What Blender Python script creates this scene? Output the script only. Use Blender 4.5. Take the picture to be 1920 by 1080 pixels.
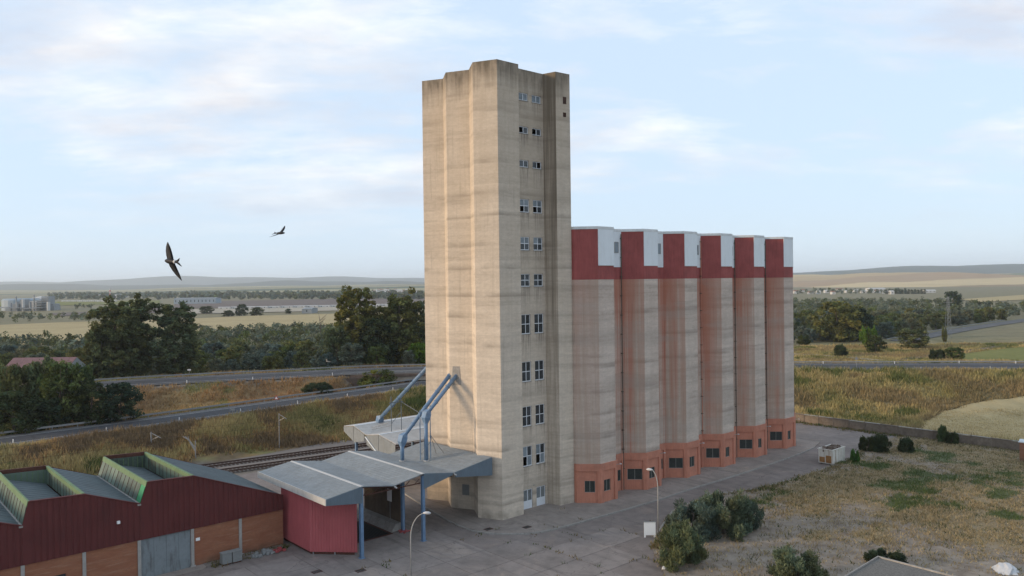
import bpy, math, random
import numpy as np
from mathutils import Vector, Matrix

for o in list(bpy.data.objects):
    bpy.data.objects.remove(o, do_unlink=True)
SC = bpy.context.scene
COL = SC.collection
rad = math.radians
rnd = random.Random(7)

# ------------------------------------------------------------------ camera
H_CAM, FPX, ROLL, PITCH = 28.5, 1460.0, 0.0125, math.atan(11 / 1460.0)
cF = np.array([0, math.cos(PITCH), -math.sin(PITCH)])
_r0 = np.array([1.0, 0, 0]); _u0 = np.array([0, math.sin(PITCH), math.cos(PITCH)])
cR = math.cos(ROLL) * _r0 - math.sin(ROLL) * _u0
cU = math.sin(ROLL) * _r0 + math.cos(ROLL) * _u0
CAMP = np.array([0, 0, H_CAM])
cam_d = bpy.data.cameras.new('camera')
cam = bpy.data.objects.new('camera', cam_d); COL.objects.link(cam)
cam_d.sensor_width = 36; cam_d.lens = 36 * FPX / 1920
cam_d.clip_start = 0.1; cam_d.clip_end = 60000
cam.matrix_world = Matrix(((cR[0], cU[0], -cF[0], 0), (cR[1], cU[1], -cF[1], 0), (cR[2], cU[2], -cF[2], H_CAM), (0, 0, 0, 1)))
SC.camera = cam

def pdir(x, y): return cF + (x - 960) / FPX * cR - (y - 540) / FPX * cU
def gp(x, y, z=0.0):                 # photo pixel -> point at height z
    d = pdir(x, y); return CAMP + d * ((z - H_CAM) / d[2])
def at(x, y, Y):                     # photo pixel -> point at distance Y
    d = pdir(x, y); return CAMP + d * (Y / d[1])
def proj(p):
    q = np.asarray(p, float) - CAMP
    return 960 + FPX * (q @ cR) / (q @ cF), 540 - FPX * (q @ cU) / (q @ cF)

# building frame: u along the silo row, w away from the yard
TH = rad(41.7); OX, OY = 11.03, 99.42
RV = np.array([math.cos(TH), math.sin(TH)]); WV = np.array([-math.sin(TH), math.cos(TH)])
def uw(u, w): return np.array([OX, OY]) + u * RV + w * WV
def to_uw(p): q = np.asarray(p[:2]) - (OX, OY); return float(q @ RV), float(q @ WV)

# ------------------------------------------------------------------ light
SUN_AZ = math.atan2(-0.22, -0.975)     # towards the sun
SUN_EL = rad(11)
W = bpy.data.worlds.new('World'); SC.world = W; W.use_nodes = True
wt = W.node_tree; wt.nodes.clear()

class NT:
    def __init__(s, tree): s.t = tree
    def n(s, ty, **kw):
        nd = s.t.nodes.new(ty)
        for k, v in kw.items():
            if k.startswith('i_'):
                key = k[2:]; key = int(key) if key.isdigit() else key.replace('_', ' ')
                s.set(nd.inputs[key], v)
            else: setattr(nd, k, v)
        return nd
    def set(s, sock, v):
        if isinstance(v, bpy.types.NodeSocket): s.t.links.new(v, sock)
        elif isinstance(v, (tuple, list)) and len(v) == 3 and sock.type == 'RGBA': sock.default_value = (*v, 1)
        else: sock.default_value = v
    def math(s, op, a, b=0.0, clamp=False):
        nd = s.t.nodes.new('ShaderNodeMath'); nd.operation = op; nd.use_clamp = clamp
        s.set(nd.inputs[0], a); s.set(nd.inputs[1], b); return nd.outputs[0]
    def mix(s, fac, a, b, mode='MIX'):
        nd = s.t.nodes.new('ShaderNodeMix'); nd.data_type = 'RGBA'; nd.blend_type = mode; nd.clamp_factor = True
        s.set(nd.inputs[0], fac); s.set(nd.inputs[6], a); s.set(nd.inputs[7], b); return nd.outputs[2]
    def noise(s, vec, scale, detail=3.0, rough=0.55, dist=0.0):
        nd = s.n('ShaderNodeTexNoise', i_Scale=scale, i_Detail=detail, i_Roughness=rough, i_Distortion=dist)
        if vec is not None: s.set(nd.inputs['Vector'], vec)
        return nd.outputs['Fac']
    def ramp(s, fac, *stops):
        nd = s.t.nodes.new('ShaderNodeValToRGB'); s.set(nd.inputs[0], fac)
        el = nd.color_ramp.elements
        for i, (p, c) in enumerate(stops):
            e = el[i] if i < 2 else el.new(p)
            e.position = p; e.color = (*c, 1) if isinstance(c, (tuple, list)) else (c, c, c, 1)
        return nd.outputs[0]
    def mapr(s, v, a, b, c=0.0, d=1.0):
        nd = s.n('ShaderNodeMapRange', i_1=a, i_2=b, i_3=c, i_4=d); nd.clamp = True
        s.set(nd.inputs[0], v); return nd.outputs[0]
    def scale(s, vec, sc):
        nd = s.t.nodes.new('ShaderNodeVectorMath'); nd.operation = 'MULTIPLY'
        s.set(nd.inputs[0], vec); nd.inputs[1].default_value = sc; return nd.outputs[0]
    def xyz(s, vec):
        nd = s.t.nodes.new('ShaderNodeSeparateXYZ'); s.set(nd.inputs[0], vec); return nd.outputs

w = NT(wt)
sky = w.n('ShaderNodeTexSky', sky_type='NISHITA', sun_disc=False)
sky.sun_elevation = SUN_EL
sky.sun_rotation = math.pi / 2 - SUN_AZ
sky.altitude = 100; sky.air_density = 1.0; sky.dust_density = 0.6; sky.ozone_density = 2.0
gen = w.n('ShaderNodeTexCoord').outputs['Generated']
X, Y, Z = w.xyz(gen)
den = w.math('ADD', w.math('MAXIMUM', Z, 0.0), 0.16)
cv = w.n('ShaderNodeCombineXYZ', i_0=w.math('DIVIDE', X, den), i_1=w.math('DIVIDE', Y, den), i_2=0.0).outputs[0]
cvs = w.scale(cv, (1.0, 1.25, 1.0))
cvo = w.n('ShaderNodeVectorMath', operation='ADD', i_0=cvs, i_1=(3.7, 1.9, 0.0)).outputs[0]
big = w.noise(cvo, 0.5, 5, 0.55, 0.3)
fine = w.noise(w.scale(cvo, (0.9, 1.3, 1.0)), 2.2, 10, 0.66, 0.25)
cl = w.math('ADD', w.math('MULTIPLY', big, 0.62), w.math('MULTIPLY', fine, 0.38))
cl = w.mapr(cl, 0.47, 0.62, 0.0, 1.0)
cl = w.math('MULTIPLY', cl, w.mapr(Z, 0.03, 0.16))
skyc = w.mix(1.0, sky.outputs[0], (0.077, 0.077, 0.077), 'MULTIPLY')
veil = w.mix(0.80, skyc, (0.335, 0.410, 0.505))
cshade = w.mix(w.mapr(w.noise(cvo, 1.3, 6, 0.6), 0.35, 0.65), (0.315, 0.325, 0.365), (0.50, 0.50, 0.495))
skyf = w.mix(cl, veil, cshade)
bg = w.n('ShaderNodeBackground', i_Color=skyf, i_Strength=1.0)
wo = w.n('ShaderNodeOutputWorld'); wt.links.new(bg.outputs[0], wo.inputs[0])

sun_d = bpy.data.lights.new('sun', 'SUN'); sun_d.energy = 1.5; sun_d.angle = rad(10); sun_d.color = (1.0, 0.75, 0.49)
sun = bpy.data.objects.new('sun', sun_d); COL.objects.link(sun)
sd = Vector((math.cos(SUN_AZ) * math.cos(SUN_EL), math.sin(SUN_AZ) * math.cos(SUN_EL), math.sin(SUN_EL)))
sun.rotation_euler = sd.to_track_quat('Z', 'Y').to_euler(); sun.location = (-60, -20, 90)

SC.render.engine = 'CYCLES'
SC.view_settings.view_transform = 'Standard'; SC.view_settings.look = 'None'
SC.view_settings.gamma = 1.0; SC.view_settings.use_curve_mapping = False
SC.view_settings.exposure = 1.2
SC.cycles.max_bounces = 5; SC.cycles.diffuse_bounces = 3; SC.cycles.volume_bounces = 1

# ------------------------------------------------------------------ materials
MATS = {}
def newmat(name):
    m = bpy.data.materials.new(name); m.use_nodes = True; m.node_tree.nodes.clear()
    t = NT(m.node_tree); MATS[name] = m
    return m, t
def finish(t, col, rough=0.85, bump=None, bstr=0.3, bdist=0.03, metal=0.0, spec=0.3):
    b = t.n('ShaderNodeBsdfPrincipled', i_Metallic=metal)
    t.set(b.inputs['Base Color'], col); t.set(b.inputs['Roughness'], rough)
    b.inputs['Specular IOR Level'].default_value = spec
    if bump is not None:
        bn = t.n('ShaderNodeBump', i_Strength=bstr, i_Distance=bdist); t.set(bn.inputs['Height'], bump)
        t.t.links.new(bn.outputs[0], b.inputs['Normal'])
    o = t.n('ShaderNodeOutputMaterial'); t.t.links.new(b.outputs[0], o.inputs[0]); return b
def POS(t): return t.n('ShaderNodeNewGeometry').outputs['Position']
def mat_plain(name, c, var=0.25, rough=0.7, scale=1.2, metal=0.0, spec=0.3, dirt=None, dirtamt=0.5, streak=False):
    m, t = newmat(name); p = POS(t)
    n1 = t.noise(p, scale, 5, 0.6); n2 = t.noise(t.scale(p, (3, 3, 0.25)) if streak else p, scale * 4, 4, 0.6)
    f = t.math('ADD', t.math('MULTIPLY', n1, 0.6), t.math('MULTIPLY', n2, 0.4))
    lo = tuple(x * (1 - var) for x in c); hi = tuple(min(1, x * (1 + var)) for x in c)
    col = t.mix(t.mapr(f, 0.3, 0.7), lo, hi)
    if dirt: col = t.mix(t.mapr(t.noise(t.scale(p, (2, 2, 0.35)), 0.9, 6, 0.7), 0.52, 0.72, 0, dirtamt), col, dirt)
    finish(t, col, rough, n2, 0.15, 0.01, metal, spec); return m

def mat_concrete(name, lo, hi, stain=None, topdirt=None):
    m, t = newmat(name); p = POS(t); x, y, z = t.xyz(p)
    band = t.noise(t.scale(p, (0.02, 0.02, 0.5)), 1.0, 4, 0.6)
    blot = t.noise(t.scale(p, (0.35, 0.35, 0.22)), 1.0, 5, 0.6)
    fine = t.noise(t.scale(p, (0.7, 0.7, 2.6)), 1.0, 6, 0.7)
    strk = t.noise(t.scale(p, (2.4, 2.4, 0.07)), 1.0, 4, 0.6)
    f = t.math('ADD', t.math('MULTIPLY', band, 0.40), t.math('MULTIPLY', blot, 0.22))
    f = t.math('ADD', f, t.math('MULTIPLY', fine, 0.24)); f = t.math('ADD', f, t.math('MULTIPLY', strk, 0.14))
    col = t.mix(t.mapr(f, 0.36, 0.63), lo, hi)
    # pour joints: irregular dark bands
    zz = t.math('ADD', t.math('ADD', z, t.math('MULTIPLY', t.noise(t.scale(p, (0.003, 0.003, 0.21)), 1.0, 2), 3.0)), t.math('MULTIPLY', t.noise(t.scale(p, (0.25, 0.25, 0.05)), 1.0, 2), 0.18))
    fr = t.math('FRACT', t.math('DIVIDE', zz, 3.15))
    ln = t.math('MULTIPLY', t.math('MULTIPLY', t.mapr(fr, 0.0, 0.07, 0, 1), t.mapr(fr, 0.05, 0.30, 1, 0)), t.mapr(t.noise(t.scale(p, (0.12, 0.12, 0.28)), 1.0, 3), 0.44, 0.62))
    col = t.mix(t.math('MULTIPLY', ln, 0.72), col, tuple(v * 0.55 for v in lo))
    thin = t.math('FRACT', t.math('DIVIDE', z, 1.12)); th2 = t.math('MULTIPLY', t.mapr(thin, 0.0, 0.035, 1, 0), t.mapr(blot, 0.35, 0.6, 0.1, 0.5)); col = t.mix(th2, col, tuple(v * 0.6 for v in lo))
    grime = t.mapr(t.noise(t.scale(p, (0.045, 0.045, 0.75)), 1.0, 5, 0.65), 0.52, 0.70, 0, 0.58 if stain else 0.46)
    col = t.mix(grime, col, tuple(v * 0.56 for v in lo))
    rise = t.math('ADD', t.mapr(z, 0.0, 1.5, 0.45, 0.0), t.math('MULTIPLY', t.math('SUBTRACT', blot, 0.5), t.mapr(z, 0.0, 3.5, 1.6, 0.0)))
    col = t.mix(t.math('MULTIPLY', rise, t.mapr(blot, 0.35, 0.6), clamp=True), col, (0.13, 0.115, 0.10))
    grain = t.noise(t.scale(p, (2.2, 2.2, 3.6)), 1.0, 7, 0.75)
    kk = t.mapr(grain, 0.3, 0.7, 0.88, 1.10); col = t.mix(1.0, col, t.n('ShaderNodeCombineXYZ', i_0=kk, i_1=kk, i_2=kk).outputs[0], 'MULTIPLY')
    at_ = t.n('ShaderNodeAttribute', attribute_name='Col')
    ar, ag, ab = t.xyz(at_.outputs['Vector'])
    if topdirt:
        aged = t.math('ADD', t.mapr(z, 14, 54, 0, 0.42), t.math('MULTIPLY', t.math('SUBTRACT', blot, 0.5), 0.9))
        col = t.mix(t.math('MULTIPLY', aged, 1.0, clamp=True), col, (0.34, 0.265, 0.185))
        g = t.math('ADD', t.mapr(z, topdirt - 4.5, topdirt, 0, 1.25), t.math('MULTIPLY', t.math('SUBTRACT', strk, 0.5), 1.5))
        g = t.math('MULTIPLY', t.mapr(g, 0.30, 1.15, 0, 0.85), t.mapr(t.noise(t.scale(p, (0.9, 0.9, 0.3)), 1.0, 4), 0.32, 0.6, 0.45, 1))
        col = t.mix(g, col, (0.095, 0.078, 0.055))
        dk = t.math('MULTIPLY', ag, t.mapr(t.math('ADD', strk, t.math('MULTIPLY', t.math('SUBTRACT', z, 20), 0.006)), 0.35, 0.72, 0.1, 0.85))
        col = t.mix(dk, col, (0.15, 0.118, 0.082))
        col = t.mix(t.math('MULTIPLY', t.math('POWER', ab, 1.6), t.mapr(t.noise(t.scale(p, (5.0, 5.0, 0.25)), 1.0, 4, 0.6), 0.46, 0.66, 0.0, 0.75)), col, (0.12, 0.10, 0.085))
        wet = t.math('MULTIPLY', t.mapr(t.noise(t.scale(p, (4.0, 4.0, 0.12)), 1.0, 4, 0.6), 0.60, 0.72, 0, 0.35), 1.0)
        col = t.mix(wet, col, tuple(v * 0.55 for v in lo))
    if stain:
        s1 = t.noise(t.scale(p, (1.1, 1.1, 0.02)), 1.0, 4, 0.55)
        s2 = t.noise(t.scale(p, (5.0, 5.0, 0.06)), 1.0, 3, 0.6)
        s = t.math('ADD', t.math('MULTIPLY', s1, 0.6), t.math('MULTIPLY', s2, 0.4))
        s = t.math('ADD', s, t.math('ADD', t.mapr(z, 5, 24, -0.12, 0.0), t.mapr(z, 23, 28.7, 0.0, 0.12)))
        red = t.math('MULTIPLY', t.mapr(s, 0.34, 0.56, 0.0, 0.88), ar)
        brn = t.math('MULTIPLY', t.mapr(t.noise(t.scale(p, (1.3, 1.3, 0.05)), 1.0, 5, 0.6), 0.28, 0.62, 0.12, 0.72), ag)
        col = t.mix(brn, col, (0.37, 0.27, 0.20))
        col = t.mix(red, col, stain)
        blk = t.math('MULTIPLY', t.mapr(t.noise(t.scale(p, (6.0, 6.0, 0.1)), 1.0, 3, 0.6), 0.60, 0.75, 0.0, 0.6), ab)
        col = t.mix(blk, col, (0.07, 0.055, 0.045))
        pale = t.mapr(t.noise(t.scale(p, (0.08, 0.08, 0.35)), 1.0, 3, 0.6), 0.5, 0.62, 0.0, 0.35)
        col = t.mix(pale, col, tuple(v * 0.55 for v in hi))
    finish(t, col, 0.92, t.math('ADD', fine, t.math('MULTIPLY', ln, -0.6)), 0.35, 0.03, spec=0.15); return m

mat_concrete('tower_concrete', (0.46, 0.388, 0.31), (0.70, 0.60, 0.485), topdirt=55)
mat_concrete('silo_concrete', (0.43, 0.355, 0.295), (0.65, 0.555, 0.475), stain=(0.40, 0.135, 0.080))
mat_plain('red_paint', (0.29, 0.072, 0.065), 0.30, 0.75, 0.5, dirt=(0.20, 0.05, 0.045), dirtamt=0.5, streak=True)
mat_plain('white_paint', (0.70, 0.735, 0.75), 0.05, 0.6, 0.6, dirt=(0.5, 0.47, 0.43), dirtamt=0.25, streak=True)
mat_plain('coping', (0.62, 0.63, 0.62), 0.15, 0.8, 1.0)
mat_plain('terracotta', (0.47, 0.195, 0.128), 0.2, 0.88, 0.8, dirt=(0.36, 0.17, 0.12), dirtamt=0.6, streak=True)
mat_plain('frame_white', (0.68, 0.70, 0.72), 0.06, 0.5, 2.0)
mat_plain('frame_grey', (0.30, 0.29, 0.26), 0.1, 0.6, 2.0)
mat_plain('dark_mesh', (0.030, 0.036, 0.032), 0.4, 0.6, 3.0)
mat_plain('rust_vent', (0.07, 0.035, 0.025), 0.3, 0.8, 3.0)
mat_plain('shade_black', (0.006, 0.006, 0.006), 0.0, 0.95, 1.0)  # near-black colour standing in for the shade inside openings
mat_plain('blue_steel', (0.125, 0.205, 0.315), 0.22, 0.5, 2.5, spec=0.4, dirt=(0.20, 0.17, 0.14), dirtamt=0.3, streak=True)
mat_plain('fascia_steel', (0.115, 0.150, 0.180), 0.15, 0.55, 1.0, dirt=(0.1, 0.09, 0.08), dirtamt=0.3, streak=True)
mat_plain('canopy_sheet', (0.215, 0.235, 0.245), 0.17, 0.7, 0.35, dirt=(0.155, 0.15, 0.14), dirtamt=0.6)
mat_plain('pale_sheet', (0.44, 0.43, 0.41), 0.15, 0.75, 0.4, dirt=(0.28, 0.26, 0.23), dirtamt=0.5)
mat_plain('ridge_strip', (0.46, 0.45, 0.43), 0.12, 0.7, 1.0)
mat_plain('booth_red', (0.41, 0.102, 0.108), 0.12, 0.6, 0.5, dirt=(0.36, 0.08, 0.085), dirtamt=0.5, streak=True)
mat_plain('maroon_sheet', (0.100, 0.023, 0.021), 0.22, 0.75, 0.4, dirt=(0.06, 0.018, 0.018), dirtamt=0.6, streak=True)
mat_plain('shed_roof', (0.088, 0.112, 0.120), 0.22, 0.75, 0.3, dirt=(0.085, 0.085, 0.08), dirtamt=0.6)
mat_plain('green_frame', (0.13, 0.20, 0.10), 0.22, 0.7, 0.8, dirt=(0.10, 0.12, 0.07), dirtamt=0.5)
mat_plain('rust_beam', (0.085, 0.032, 0.022), 0.3, 0.85, 1.0)
mat_plain('pilaster', (0.33, 0.31, 0.285), 0.15, 0.85, 1.0)
mat_plain('grey_door', (0.19, 0.215, 0.225), 0.12, 0.7, 0.8, dirt=(0.06, 0.055, 0.05), dirtamt=0.85)
mat_plain('galv', (0.27, 0.275, 0.275), 0.12, 0.45, 2.0, metal=0.3)
mat_plain('lamp_pole', (0.33, 0.32, 0.30), 0.12, 0.6, 2.0)
mat_plain('white_board', (0.82, 0.82, 0.80), 0.03, 0.6, 1.0)
mat_plain('brown_wall', (0.125, 0.092, 0.062), 0.3, 0.9, 0.7, dirt=(0.06, 0.045, 0.035), dirtamt=0.6, streak=True)
mat_plain('kerb_stone', (0.30, 0.28, 0.255), 0.25, 0.92, 0.9, dirt=(0.16, 0.14, 0.12), dirtamt=0.6)
mat_plain('steel_grate', (0.018, 0.018, 0.019), 0.3, 0.7, 4.0)
mat_plain('rail_steel', (0.062, 0.034, 0.026), 0.25, 0.6, 2.0)
mat_plain('sleeper', (0.115, 0.085, 0.068), 0.3, 0.9, 1.5)
mat_plain('bark', (0.115, 0.090, 0.068), 0.35, 0.95, 2.0)
mat_plain('bark_pale', (0.25, 0.215, 0.18), 0.3, 0.9, 1.5)
mat_plain('wall_dark', (0.175, 0.142, 0.112), 0.35, 0.95, 0.6, dirt=(0.17, 0.14, 0.115), dirtamt=0.5)
mat_plain('skip_white', (0.60, 0.57, 0.51), 0.1, 0.6, 1.5, dirt=(0.26, 0.13, 0.05), dirtamt=0.8)
mat_plain('skip_rust', (0.28, 0.14, 0.05), 0.35, 0.8, 2.0)
mat_plain('rubble', (0.16, 0.12, 0.095), 0.4, 0.95, 4.0)
mat_plain('grey_block', (0.21, 0.215, 0.21), 0.15, 0.8, 3.0)
mat_plain('plastic_white', (0.5, 0.5, 0.5), 0.08, 0.5, 3.0)
mat_plain('red_plastic', (0.33, 0.07, 0.07), 0.2, 0.6, 3.0)
mat_plain('house_white', (0.50, 0.49, 0.47), 0.08, 0.8, 0.3)
mat_plain('plant_grey', (0.24, 0.255, 0.265), 0.15, 0.7, 0.1)
mat_plain('plant_blue', (0.26, 0.31, 0.35), 0.08, 0.6, 0.05)
mat_plain('roof_tile', (0.22, 0.10, 0.07), 0.2, 0.9, 0.3)
mat_plain('roof_pink', (0.185, 0.105, 0.105), 0.2, 0.85, 0.5)
mat_plain('blue_gable', (0.03, 0.055, 0.12), 0.2, 0.7, 0.5)
mat_plain('bridge_conc', (0.33, 0.295, 0.25), 0.15, 0.9, 0.5)
mat_plain('bridge_brown', (0.13, 0.095, 0.075), 0.25, 0.9, 0.5)
mat_plain('sign_red', (0.45, 0.05, 0.04), 0.05, 0.5, 1.0)
mat_plain('bird_dark', (0.006, 0.006, 0.009), 0.2, 0.6, 20.0)
mat_plain('bird_white', (0.55, 0.55, 0.55), 0.05, 0.7, 20.0)

def mat_glass(name, c, rough=0.18):
    m, t = newmat(name); p = POS(t)
    oi = t.n('ShaderNodeObjectInfo').outputs['Random']
    col = t.mix(oi, tuple(v * 0.55 for v in c), tuple(v * 1.5 for v in c))
    col = t.mix(t.mapr(t.noise(p, 2.0, 4), 0.45, 0.75, 0, 0.5), col, tuple(v * 1.8 + 0.01 for v in c))
    finish(t, col, rough, spec=0.5)
mat_glass('glass_dark', (0.030, 0.036, 0.042))
mat_glass('glass_pale', (0.155, 0.185, 0.205), 0.3)
mat_glass('green_glaze', (0.085, 0.120, 0.092), 0.45)
mat_glass('green_glaze_clean', (0.018, 0.16, 0.062), 0.4)

def mat_brick():
    m, t = newmat('brick_wall'); p = POS(t)
    x, y, z = t.xyz(p)
    uu = t.math('ADD', t.math('MULTIPLY', x, float(RV[0])), t.math('MULTIPLY', y, float(RV[1])))
    v = t.n('ShaderNodeCombineXYZ', i_0=uu, i_1=z, i_2=0.0).outputs[0]
    b = t.n('ShaderNodeTexBrick', i_Scale=1.0, i_Mortar_Size=0.012, i_Brick_Width=0.25, i_Row_Height=0.075)
    t.set(b.inputs['Vector'], v)
    b.inputs['Color1'].default_value = (0.37, 0.138, 0.066, 1); b.inputs['Color2'].default_value = (0.285, 0.102, 0.052, 1)
    b.inputs['Mortar'].default_value = (0.26, 0.17, 0.12, 1)
    col = t.mix(t.mapr(t.noise(t.scale(v, (0.5, 1.8, 1)), 1.0, 5, 0.65), 0.35, 0.7), b.outputs[0], (0.25, 0.10, 0.058), 'MIX')
    col = t.mix(t.mapr(t.noise(t.scale(v, (0.35, 4.5, 1)), 1.0, 4, 0.6), 0.56, 0.70, 0, 0.55), col, (0.36, 0.225, 0.15))
    col = t.mix(t.math('MULTIPLY', t.mapr(z, 0.0, 0.9, 0.8, 0), t.mapr(t.noise(v, 0.9, 4), 0.35, 0.6)), col, (0.10, 0.075, 0.055))
    finish(t, col, 0.95, b.outputs['Fac'], 0.3, -0.01, spec=0.1)
mat_brick()

def mat_leaf(name, c, hue=0.12, trans=0.25):
    m, t = newmat(name)
    a = t.n('ShaderNodeAttribute', attribute_name='Col').outputs['Color']
    oi = t.n('ShaderNodeObjectInfo').outputs['Random']
    c2 = (c[0] * (1 + hue), c[1] * 1.02, c[2] * 0.75)
    c3 = (c[0] * 0.82, c[1] * 0.92, c[2] * 1.15)
    col = t.mix(oi, c3, c2)
    col = t.mix(1.0, col, a, 'MULTIPLY')
    d = t.n('ShaderNodeBsdfDiffuse'); t.set(d.inputs[0], col)
    tr = t.n('ShaderNodeBsdfTranslucent'); t.set(tr.inputs[0], col)
    mx = t.n('ShaderNodeMixShader', i_0=trans); t.t.links.new(d.outputs[0], mx.inputs[1]); t.t.links.new(tr.outputs[0], mx.inputs[2])
    o = t.n('ShaderNodeOutputMaterial'); t.t.links.new(mx.outputs[0], o.inputs[0])
mat_leaf('leaf_dark', (0.128, 0.138, 0.056))
mat_leaf('leaf_green', (0.105, 0.128, 0.042))
mat_leaf('leaf_olive', (0.125, 0.150, 0.105), 0.25)
mat_leaf('leaf_deep', (0.056, 0.074, 0.037))
mat_leaf('leaf_oleander', (0.130, 0.150, 0.092), 0.02)
mat_leaf('leaf_bright', (0.085, 0.165, 0.030), 0.2)

def mat_attr(name, rough=0.95, amp=0.35, scale=0.8, bstr=0.3, bdist=0.1):
    m, t = newmat(name); p = POS(t)
    a = t.n('ShaderNodeAttribute', attribute_name='Col').outputs['Color']
    n = t.noise(p, scale, 6, 0.65); n2 = t.noise(p, scale * 0.12, 4, 0.6)
    f = t.math('ADD', t.math('MULTIPLY', n, 0.6), t.math('MULTIPLY', n2, 0.4))
    k = t.mapr(f, 0.3, 0.7, 1 - amp, 1 + amp)
    kc = t.n('ShaderNodeCombineXYZ', i_0=k, i_1=k, i_2=k).outputs[0]
    finish(t, t.mix(1.0, a, kc, 'MULTIPLY'), rough, n, bstr, bdist, spec=0.1)
mat_attr('ground_mat'); mat_attr('hill_mat', amp=0.12, scale=0.01, bstr=0.0)
def mat_grass():
    m, t = newmat('grass_mat')
    a = t.n('ShaderNodeAttribute', attribute_name='Col').outputs['Color']
    d = t.n('ShaderNodeBsdfDiffuse'); t.set(d.inputs[0], a)
    tr = t.n('ShaderNodeBsdfTranslucent'); t.set(tr.inputs[0], a)
    mx = t.n('ShaderNodeMixShader', i_0=0.3); t.t.links.new(d.outputs[0], mx.inputs[1]); t.t.links.new(tr.outputs[0], mx.inputs[2])
    o = t.n('ShaderNodeOutputMaterial'); t.t.links.new(mx.outputs[0], o.inputs[0])
mat_grass()

def mat_asphalt(name, c, rand=0.0):
    m, t = newmat(name); p = POS(t)
    n1 = t.noise(p, 0.11, 5, 0.6); n2 = t.noise(p, 0.7, 6, 0.65); n3 = t.noise(p, 14, 3, 0.6)
    f = t.math('ADD', t.math('MULTIPLY', n1, 0.45), t.math('MULTIPLY', n2, 0.4)); f = t.math('ADD', f, t.math('MULTIPLY', n3, 0.15))
    col = t.mix(t.mapr(f, 0.34, 0.66), tuple(v * 0.68 for v in c), tuple(v * 1.28 for v in c))
    if rand:
        oi = t.n('ShaderNodeObjectInfo').outputs['Random']; k = t.mapr(oi, 0, 1, 1 - rand, 1 + rand)
        kc = t.n('ShaderNodeCombineXYZ', i_0=k, i_1=k, i_2=k).outputs[0]; col = t.mix(1.0, col, kc, 'MULTIPLY')
    oil = t.mapr(t.noise(p, 0.35, 5, 0.7, 0.6), 0.58, 0.72, 0, 0.55)
    col = t.mix(oil, col, tuple(v * 0.50 for v in c))
    dust = t.mapr(t.noise(p, 0.16, 5, 0.65, 1.0), 0.55, 0.72, 0, 0.5)
    col = t.mix(dust, col, (c[0] * 1.55, c[1] * 1.45, c[2] * 1.3))
    tx, ty, tz = t.xyz(p)
    tu = t.math('ADD', t.math('MULTIPLY', tx, float(RV[0])), t.math('MULTIPLY', ty, float(RV[1]))); tw_ = t.math('ADD', t.math('MULTIPLY', tx, float(WV[0])), t.math('MULTIPLY', ty, float(WV[1])))
    tv = t.n('ShaderNodeCombineXYZ', i_0=t.math('MULTIPLY', tu, 0.9), i_1=t.math('MULTIPLY', tw_, 0.07), i_2=0.0).outputs[0]
    col = t.mix(t.mapr(t.noise(tv, 1.0, 4, 0.6, 0.35), 0.54, 0.68, 0, 0.5), col, tuple(v * 0.55 for v in c))
    vor = t.n('ShaderNodeTexVoronoi', feature='DISTANCE_TO_EDGE', i_Scale=0.22)
    wp = t.n('ShaderNodeVectorMath', operation='ADD'); t.set(wp.inputs[0], p)
    nz = t.n('ShaderNodeTexNoise', i_Scale=0.9, i_Detail=4.0); t.set(nz.inputs['Vector'], p)
    t.set(wp.inputs[1], t.scale(nz.outputs['Color'], (1.6, 1.6, 1.6))); t.set(vor.inputs['Vector'], wp.outputs[0])
    crack = t.math('MULTIPLY', t.mapr(vor.outputs['Distance'], 0.0, 0.012, 1, 0), t.mapr(n1, 0.42, 0.6, 0, 0.7))
    col = t.mix(crack, col, tuple(v * 0.4 for v in c))
    finish(t, col, 0.9, n3, 0.2, 0.01, spec=0.2)
mat_asphalt('yard_asphalt', (0.212, 0.178, 0.160))
mat_asphalt('yard_slab', (0.245, 0.210, 0.190), 0.09)
mat_asphalt('apron_conc', (0.265, 0.226, 0.198))
mat_asphalt('road_asphalt', (0.060, 0.060, 0.065))
mat_asphalt('road_pale', (0.135, 0.128, 0.122))
mat_plain('road_line', (0.48, 0.48, 0.47), 0.15, 0.8, 1.0)
mat_plain('gravel_roof', (0.15, 0.14, 0.125), 0.6, 0.95, 6.0)

def mat_lot():
    m, t = newmat('lot_soil'); p = POS(t)
    n = t.noise(p, 0.10, 5, 0.6, 0.4); n2 = t.noise(p, 0.55, 6, 0.65); n3 = t.noise(p, 5, 4, 0.65)
    soil = t.mix(t.mapr(n2, 0.35, 0.65), (0.185, 0.148, 0.116), (0.31, 0.262, 0.212))
    a = t.n('ShaderNodeAttribute', attribute_name='Col'); r, g, b = t.xyz(a.outputs['Vector'])
    dry = t.math('ADD', t.math('MULTIPLY', n2, 0.6), t.math('MULTIPLY', r, 0.85))
    col = t.mix(t.mapr(t.math('ADD', dry, t.math('MULTIPLY', n3, 0.25)), 0.72, 1.0, 0, 0.85), soil, t.mix(n3, (0.20, 0.155, 0.088), (0.33, 0.255, 0.15)))
    gr = t.math('ADD', t.math('MULTIPLY', n2, 0.5), g)
    col = t.mix(t.mapr(t.math('ADD', gr, t.math('MULTIPLY', n3, 0.25)), 0.78, 1.0, 0, 0.85), col, (0.085, 0.108, 0.045))
    finish(t, col, 0.96, n3, 0.5, 0.08, spec=0.1)
mat_lot()
def mat_field(name, c1, c2, rows=(0.6, 0.05)):
    m, t = newmat(name); p = POS(t)
    n = t.noise(p, 0.03, 5, 0.6); n2 = t.noise(t.scale(p, (rows[0], rows[1] * 4, 1)), 1.0, 5, 0.65); n3 = t.noise(p, 2.0, 4, 0.7)
    f = t.math('ADD', t.math('MULTIPLY', n, 0.4), t.math('MULTIPLY', n2, 0.35)); f = t.math('ADD', f, t.math('MULTIPLY', n3, 0.25))
    finish(t, t.mix(t.mapr(f, 0.34, 0.66), c1, c2), 0.96, n3, 0.4, 0.15, spec=0.08)
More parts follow.
